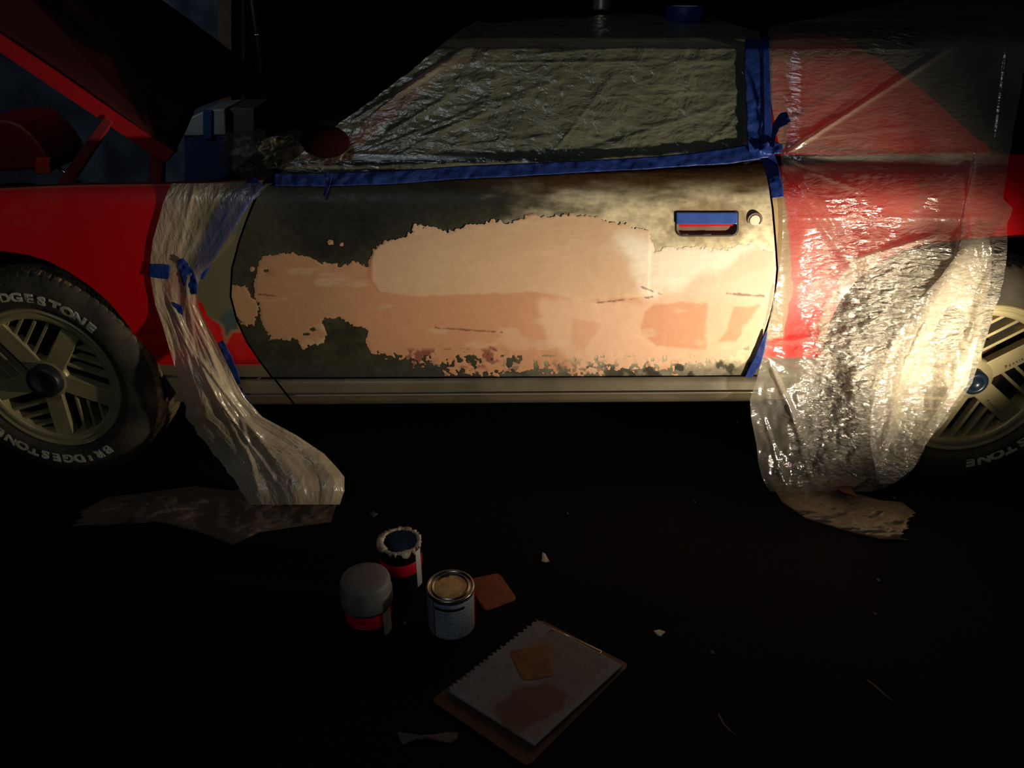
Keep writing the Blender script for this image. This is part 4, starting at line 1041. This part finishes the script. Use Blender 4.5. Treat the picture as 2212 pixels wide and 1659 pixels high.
def label_mat(name, base_c, ink, rows=12.0, density=0.5):
    m, t, b = nt(name); N = t.nodes; L = t.links
    tc = N.new('ShaderNodeTexCoord'); sx = N.new('ShaderNodeSeparateXYZ'); L.new(tc.outputs['Object'], sx.inputs[0])
    wv = N.new('ShaderNodeMath'); wv.operation = 'MULTIPLY'; wv.inputs[1].default_value = rows / 0.1; L.new(sx.outputs[2], wv.inputs[0])
    frc = N.new('ShaderNodeMath'); frc.operation = 'FRACT'; L.new(wv.outputs[0], frc.inputs[0])
    lt = N.new('ShaderNodeMath'); lt.operation = 'LESS_THAN'; lt.inputs[1].default_value = 0.45; L.new(frc.outputs[0], lt.inputs[0])
    no = N.new('ShaderNodeTexNoise'); no.inputs['Scale'].default_value = 150; L.new(tc.outputs['Object'], no.inputs['Vector'])
    gt = N.new('ShaderNodeMath'); gt.operation = 'GREATER_THAN'; gt.inputs[1].default_value = 0.5; L.new(no.outputs['Fac'], gt.inputs[0])
    ml = N.new('ShaderNodeMath'); ml.operation = 'MULTIPLY'; L.new(lt.outputs[0], ml.inputs[0]); L.new(gt.outputs[0], ml.inputs[1])
    m2 = N.new('ShaderNodeMath'); m2.operation = 'MULTIPLY'; m2.inputs[1].default_value = density; L.new(ml.outputs[0], m2.inputs[0])
    mx = N.new('ShaderNodeMix'); mx.data_type = 'RGBA'; mx.inputs[6].default_value = base_c; mx.inputs[7].default_value = ink
    L.new(m2.outputs[0], mx.inputs[0]); L.new(mx.outputs[2], b.inputs['Base Color']); b.inputs['Roughness'].default_value = 0.45
    return m


def curved(name, r, a0, a1, z0, z1, m, parent, n=24):
    V = []; Fc = []
    for k in range(n + 1):
        a = math.radians(a0 + (a1 - a0) * k / n)
        for (rr, zz) in ((r, z0), (r, z1), (r - 0.0006, z1), (r - 0.0006, z0)): V.append((rr * math.cos(a), rr * math.sin(a), zz))
    for k in range(n):
        for j in range(4): Fc.append((k * 4 + j, (k + 1) * 4 + j, (k + 1) * 4 + (j + 1) % 4, k * 4 + (j + 1) % 4))
    Fc += [(0, 1, 2, 3), tuple(n * 4 + j for j in (3, 2, 1, 0))]
    return pydata(name, V, Fc, m, parent, False)


M['canblack'] = mat('black_can_print', lin(20, 20, 23), 0.4)
M['canred'] = mat('red_can_print', lin(205, 16, 44), 0.45, 0, 0, 0.1, 8)
M['smear'] = mat('dried_filler_white', lin(190, 182, 165), 0.75, 0, 0, 0.35, 60, 0.5, 90, c2=lin(150, 120, 92))
M['wprint'] = mat('white_print', lin(196, 196, 190), 0.5)


def paint_can(loc, R_, H_, label, name='filler_can', seed=1):
    o = empty(name, loc, label, 'can')
    body = lathe('can_body', [(0.0001, 0.002), (R_ - 0.002, 0.002), (R_ + 0.0005, 0.0), (R_ + 0.0005, 0.004), (R_, 0.006), (R_, H_ - 0.007), (R_ + 0.0015, H_ - 0.006), (R_ + 0.002, H_ - 0.002), (R_, H_), (R_ - 0.004, H_), (R_ - 0.006, H_ - 0.004)], M['canblack'], o, 72)
    return o, body


# (1) open can at the back, rim smeared with filler
H1 = 0.125; R1 = 0.052
p1 = at_top(863, 1168, H1)
o, body = paint_can(p1, R1, H1, 'open black and red can with filler smeared round its rim')
lathe('can_inside', [(R1 - 0.006, H1 - 0.004), (R1 - 0.007, 0.02), (0.0001, 0.02)], mat('blue_grey_inside', lin(70, 82, 98), 0.6), o, 48)
lathe('red_band', [(R1 + 0.0004, 0.052), (R1 + 0.0008, 0.053), (R1 + 0.0008, 0.086), (R1 + 0.0004, 0.087)], M['canred'], o, 72)
curved('white_strip', R1 + 0.0016, -38, -16, 0.004, H1 - 0.008, M['wprint'], o)
sv = []
import bmesh
from mathutils import noise as mnoise
bm = bmesh.new(); seg = 120; ring_ = 10; vv_ = []
for k in range(seg):
    a = 2 * math.pi * k / seg; row = []
    wob = 0.0042 + 0.0022 * mnoise.fractal(Vector((math.cos(a) * 2, math.sin(a) * 2, 3)), 0.8, 2, 4) * 1.5 + (0.004 if math.cos(a + 2.9) > 0.8 else 0)
    drip = max(0, mnoise.noise(Vector((math.cos(a) * 5, math.sin(a) * 5, 9)))) * 0.022
    for j in range(ring_):
        b_ = 2 * math.pi * j / ring_
        rr = (R1 - 0.004) + wob * 1.15 * math.cos(b_); zz = H1 - 0.001 + wob * (0.7 * math.sin(b_)) - (drip if math.cos(b_) > 0.3 and math.sin(b_) < 0.2 else 0)
        if drip and math.cos(b_) > 0.3: rr = max(rr, R1 + 0.003)
        row.append(bm.verts.new((rr * math.cos(a), rr * math.sin(a), zz)))
    vv_.append(row)
for k in range(seg):
    for j in range(ring_): bm.faces.new((vv_[k][j], vv_[(k + 1) % seg][j], vv_[(k + 1) % seg][(j + 1) % ring_], vv_[k][(j + 1) % ring_]))
me = bpy.data.meshes.new('filler_smear'); bm.to_mesh(me); bm.free(); link('filler_smear', me, M['smear'], o)

# (2) can with a tall pale plastic lid, front left
H2 = 0.148
p2 = at_top(788, 1246, H2)
o, body = paint_can(p2, 0.053, 0.118, 'black and red filler can with a tall pale plastic cap, leftmost of the cans')
lathe('red_band', [(0.0534, 0.034), (0.0538, 0.035), (0.0538, 0.070), (0.0534, 0.071)], M['canred'], o, 72)
curved('white_strip', 0.0546, -42, -12, 0.002, 0.106, M['wprint'], o)
lathe('cap', [(0.0560, 0.078), (0.0590, 0.079), (0.0600, 0.084), (0.0605, 0.100), (0.0600, 0.112), (0.0580, 0.118), (0.0575, 0.137), (0.0555, 0.143), (0.0500, 0.147), (0.0300, 0.1485), (0.0001, 0.1488)], mat('pale_cap', lin(112, 108, 104), 0.6, 0, 0, 0.15, 30), o, 72)
vs, fs = text_mesh('FILLER', 0.0001, 0.0)
curved('print_line', 0.0543, -118, -84, 0.045, 0.049, mat('faint_print', lin(200, 90, 100), 0.5), o)
curved('print_line', 0.0543, -116, -80, 0.038, 0.040, bpy.data.materials['faint_print'], o)

# (3) quart can with white instruction label and dried filler on the lid
H3 = 0.123; R3 = 0.054
p3 = at_top(973, 1264, H3)
o, body = paint_can(p3, R3, H3, 'steel can with white instruction label and tan dried filler on its lid')
body.data.materials.clear(); body.data.materials.append(M['steel'])
curved('paper_label', R3 + 0.0010, -150, -13, 0.008, H3 - 0.012, label_mat('instruction_print', lin(160, 166, 170), lin(78, 84, 92), 11, 0.5), o, 40)
curved('paper_label', R3 + 0.0009, -12, 60, 0.008, H3 - 0.012, M['canred'], o, 30)
curved('paper_label', R3 + 0.0009, -250, -151, 0.008, H3 - 0.012, M['canblack'], o, 30)
curved('black_bar', R3 + 0.0016, -128, -52, H3 - 0.030, H3 - 0.023, M['canblack'], o, 30)
curved('black_bar', R3 + 0.0016, -133, -130, 0.010, H3 - 0.013, M['canblack'], o, 6)
curved('white_strip', R3 + 0.0015, -170, -135, 0.010, H3 - 0.013, mat('dim_white_print', lin(120, 122, 128), 0.5), o, 12)
lathe('can_lid', [(R3 - 0.006, H3 - 0.004), (R3 - 0.009, H3 - 0.0055), (R3 - 0.010, H3 - 0.001), (R3 - 0.013, H3 - 0.0005), (R3 - 0.015, H3 - 0.004), (0.0001, H3 - 0.004)], M['steel'], o, 64)
bm = bmesh.new()
cvt = bm.verts.new((0, -0.001, H3 - 0.0022)); rv = []
for k in range(64):
    a = 2 * math.pi * k / 64; rr = 0.0375 * (1 + 0.05 * mnoise.noise(Vector((math.cos(a) * 2, math.sin(a) * 2, 1))) - (0.10 if 1.7 < a < 2.6 else 0))
    rv.append((bm.verts.new((rr * 0.6 * math.cos(a), rr * 0.6 * math.sin(a), H3 - 0.0018 + 0.0008 * mnoise.noise(Vector((a * 2, 1, 1))))), bm.verts.new((rr * math.cos(a), rr * math.sin(a), H3 - 0.0036))))
for k in range(64):
    a_, b_ = rv[k], rv[(k + 1) % 64]; bm.faces.new((cvt, a_[0], b_[0])); bm.faces.new((a_[0], a_[1], b_[1], b_[0]))
me = bpy.data.meshes.new('dried_filler'); bm.to_mesh(me); bm.free(); link('dried_filler', me, mat('tan_lid_filler', lin(222, 176, 116), 0.6, 0, 0, 0.3, 60, 0.5, 90), o)

# (4) loose spreader beside the can
def spreader(name, corners, z0, dz, label, m, round_=0.16):
    """rounded flat blade through four pixel corners lying at height z0."""
    W_ = [PG(a, b, z0) for a, b in corners]; out = []
    n = len(W_)
    for i in range(n):
        p_, q_, r_2 = W_[i - 1], W_[i], W_[(i + 1) % n]
        a_ = q_ + (p_ - q_) * round_; b_ = q_ + (r_2 - q_) * round_
        for t in np.linspace(0, 1, 6): out.append((1 - t) ** 2 * a_ + 2 * t * (1 - t) * q_ + t * t * b_)
    c_ = np.mean(out, 0)
    inner = [c_ + (p - c_) * 0.94 for p in out]; N_ = len(out)
    V = [p for p in out] + [p + np.array([0, 0, dz * 0.6]) for p in out] + [p + np.array([0, 0, dz]) for p in inner]
    Fc = [tuple(range(N_))[::-1]]
    for i in range(N_):
        j = (i + 1) % N_; Fc.append((i, j, j + N_, i + N_)); Fc.append((i + N_, j + N_, j + 2 * N_, i + 2 * N_))
    Fc.append(tuple(range(2 * N_, 3 * N_)))
    V = [tuple(np.array(p) - [c_[0], c_[1], z0]) for p in V]
    ob = pydata(name, V, Fc, m); ob.location = (c_[0], c_[1], z0)
    tag(ob, label, 'spreader'); return ob


M['spr'] = mat('orange_plastic', lin(140, 74, 48), 0.5, 0, 0, 0.2, 60, c2=lin(122, 60, 38))
spreader('filler_spreader', [(1004, 1254), (1078, 1238), (1118, 1296), (1048, 1322)], 0.002, 0.003, 'orange plastic filler spreader lying right behind the white-label can', M['spr'])

# (5) clipboard, paper pad, clip
zb = 0.001
M['board'] = mat('brown_hardboard', lin(84, 52, 32), 0.6, 0, 0, 0.35, 22, 0.2, 200)
bc = [(930, 1512), (1140, 1657), (1360, 1436), (1168, 1338)]
W_ = [PG(a, b, 0.004) for a, b in bc]; cb = np.mean(W_, 0)
out = []
for i in range(4):
    p_, q_, r_2 = W_[i - 1], W_[i], W_[(i + 1) % 4]
    a_ = q_ + (p_ - q_) * 0.05; b_ = q_ + (r_2 - q_) * 0.05
    for t in np.linspace(0, 1, 5): out.append((1 - t) ** 2 * a_ + 2 * t * (1 - t) * q_ + t * t * b_)
board = prism('clipboard', [p - [cb[0], cb[1], 0.003] for p in out], (0, 0, -0.0032), M['board'], None, 0.0008); board.location = (cb[0], cb[1], 0.004)
tag(board, 'brown hardboard clipboard under a filler-smeared paper pad', 'clipboard')
# pad of paper
pc = [(965, 1494), (1155, 1614), (1345, 1440), (1160, 1342)]
zp = 0.0095
n = 90
u_ = np.linspace(0, 1, n)[None, :]; v_ = np.linspace(0, 1, n)[:, None]
pxg = (1 - v_) * ((1 - u_) * pc[0][0] + u_ * pc[1][0]) + v_ * ((1 - u_) * pc[3][0] + u_ * pc[2][0])
pyg = (1 - v_) * ((1 - u_) * pc[0][1] + u_ * pc[1][1]) + v_ * ((1 - u_) * pc[3][1] + u_ * pc[2][1])
# perforated ragged left edge (u = 0)
rag = np.where(u_ < 0.02, 1, 0) * (3.0 * np.sign(np.sin(v_ * 130)) + 3 * fbm(v_ * 500 + 0 * u_, 0 * u_ + 0 * v_, 12, 3, 110))
pxg = pxg + rag * 0.8; pyg = pyg + rag * 0.5
zz = zp + 0.0016 * fbm(pxg, pyg, 50, 3, 111) + 0.001 * (1 - np.minimum(1, np.minimum(np.minimum(u_, 1 - u_), np.minimum(v_, 1 - v_)) * 12))
pap = PG(pxg, pyg, zz)
white = np.array(lin(112, 115, 119)[:3]); sm1 = np.array(lin(128, 84, 58)[:3]); sm2 = np.array(lin(92, 62, 52)[:3]); sm3 = np.array(lin(112, 98, 90)[:3])
pn = fbm(pxg, pyg, 14, 4, 112); pn2 = fbm(pxg, pyg, 50, 3, 113)
cp_ = np.zeros(pxg.shape + (3,)) + white
cp_ = mixc(cp_, sm3, (1 - sm(-8, 10, sdf([(1130, 1390), (1200, 1366), (1320, 1430), (1290, 1470), (1210, 1545), (1150, 1600), (1060, 1560), (1040, 1530), (1100, 1490), (1190, 1470)], pxg, pyg) + 10 * pn)) * 0.75)
cp_ = mixc(cp_, sm2, (1 - sm(-5, 5, sdf([(1060, 1538), (1120, 1490), (1180, 1474), (1226, 1505), (1218, 1530), (1160, 1565), (1118, 1585), (1085, 1570)], pxg, pyg) + 7 * pn)) * 0.9)
cp_ = mixc(cp_, sm1, (1 - sm(-3, 4, sdf([(1106, 1408), (1186, 1388), (1200, 1420), (1184, 1465), (1130, 1468)], pxg, pyg) + 6 * pn)) * 0.5)
cp_ = mixc(cp_, np.array(lin(70, 72, 80)[:3]), sm(0.45, 0.6, fbm(pxg, pyg, 7, 2, 115)) * 0.5)
smth = np.zeros(pxg.shape + (3,)); smth[..., 1] = 0.75
pad = grid('paper_pad', pap, M['filler'], None, paint=np.clip(cp_ * (1 + 0.06 * pn[..., None]), 0.01, 1), surf=smth)
s_ = pad.modifiers.new('thickness', 'SOLIDIFY'); s_.thickness = 0.0045; s_.offset = -1
tag(pad, 'white paper pad with torn spiral holes and filler smears on the clipboard', 'paper pad')
# clip wire
k1 = PG(1192, 1357, 0.014); k2 = PG(1300, 1407, 0.014); k3 = PG(1180, 1374, 0.012); k4 = PG(1292, 1424, 0.012)
clip = tube('clip_wire', [k3, k3 * 0.5 + k1 * 0.5 + [0, 0, 0.004], k1, k1 * 0.5 + k2 * 0.5, k2, k2 * 0.5 + k4 * 0.5 + [0, 0, 0.004], k4], 0.0012, M['chrome'], None, 8)
clip.parent = board; clip.matrix_parent_inverse = Matrix.Translation((-cb[0], -cb[1], -0.004))
cpl = prism('clip_jaw', [PG(a, b, 0.013) for a, b in ((1186, 1362), (1196, 1356), (1304, 1408), (1298, 1418))], (0, 0, 0.0015), M['canblack'], None, 0.0005)
cpl.parent = board; cpl.matrix_parent_inverse = Matrix.Translation((-cb[0], -cb[1], -0.004))
# spreader lying on the pad
spreader('filler_spreader', [(1098, 1408), (1180, 1392), (1200, 1462), (1128, 1474)], 0.0125, 0.003, 'filler-caked orange spreader lying on the paper pad', mat('caked_spreader', lin(120, 80, 46), 0.65, 0, 0, 0.35, 50, c2=lin(100, 62, 50)))

# (6) debris on the ground
def scrap(name, pts, label, cat, m, z=0.003, group=None, hh=0.004):
    W_ = [PG(a, b, z) for a, b in pts]; c_ = np.mean(W_, 0); n_ = len(W_)
    V = [(p[0] - c_[0], p[1] - c_[1], 0.0) for p in W_] + [((p[0] - c_[0]) * 0.97, (p[1] - c_[1]) * 0.97, 0.0012 + hh * abs(mnoise.noise(Vector((p[0] * 90, p[1] * 90, 1))))) for p in W_] + [(0, 0, 0.002 + hh * 0.5)]
    Fc = [tuple(range(n_))[::-1]] + [(i, (i + 1) % n_, (i + 1) % n_ + n_, i + n_) for i in range(n_)] + [(i + n_, (i + 1) % n_ + n_, 2 * n_) for i in range(n_)]
    ob = pydata(name, V, Fc, m); ob.location = (c_[0], c_[1], 0.001 if z < 0.02 else z); tag(ob, label, cat, group); return ob


M['paper'] = mat('pale_scrap', lin(196, 188, 176), 0.8)
M['dimpaper'] = mat('dim_scrap', lin(84, 78, 74), 0.8)
M['twig'] = mat('dry_twig', lin(120, 96, 80), 0.85)
scrap('paper_scrap', [(1412, 1362), (1424, 1360), (1438, 1364), (1428, 1374), (1420, 1372)], 'small bright white scrap right of the clipboard', 'scrap', M['paper'])
scrap('paper_scrap', [(1172, 1192), (1178, 1196), (1187, 1212), (1178, 1214), (1170, 1212)], 'pale triangular scrap above the orange spreader', 'scrap', M['paper'])
scrap('paper_scrap', [(798, 1108), (806, 1104), (816, 1110), (806, 1116)], 'faint scrap on the ground above the open can', 'scrap', M['dimpaper'])
scrap('plastic_scrap', [(858, 1582), (868, 1588), (886, 1585), (908, 1588), (930, 1587), (950, 1590), (968, 1581), (990, 1583), (989, 1594), (974, 1604), (948, 1600), (925, 1595), (905, 1596), (888, 1594), (878, 1600), (870, 1608), (864, 1598)], 'thin torn plastic scrap left of the clipboard corner', 'scrap', M['dimpaper'], hh=0.008)
scrap('dry_leaf', [(1790, 1037), (1812, 1036), (1832, 1044), (1850, 1072), (1822, 1064), (1800, 1052)], 'brown dry leaf caught at the foot of the right plastic sheet', 'leaf', mat('leaf_brown', lin(110, 66, 40), 0.8), z=0.04)
for (x, y, s, lb) in ((1897, 1253, 5, 'tiny pale speck right of the torn sheet end'), (1890, 1325, 5, 'tiny elongated speck below the torn sheet end'), (1538, 1408, 6, 'tiny speck right of the white scrap'), (1500, 1083, 3, 'tiny speck under the car near the right sheet'), (1590, 909, 4, 'tiny light fleck under the car beside the hanging sheet'),
                      (873, 1345, 5, 'tiny fleck between the capped can and the white-label can'), (1225, 1108, 3, 'tiny fleck above the triangular scrap'), (1932, 1075, 4, 'tiny fleck right of the sheet end')):
    scrap('paper_fleck', [(x - s, y - s * 0.5), (x + s * 0.3, y - s * 0.6), (x + s * 1.2, y + s * 0.4), (x + s * 0.2, y + s * 0.7)], lb, 'fleck', M['dimpaper'])
for (pts, lb) in (([(1552, 1542), (1562, 1562), (1574, 1576), (1588, 1586)], 'thin curved dry twig below the small specks'), ([(1872, 1468), (1888, 1480), (1910, 1500), (1930, 1515)], 'thin straight dry twig at the lower right')):
    tw = tube('twig', [tuple(PG(a, b, 0.003)) for a, b in pts], [0.0014, 0.0022, 0.002, 0.001], M['twig'], None, 6); tag(tw, lb, 'twig')
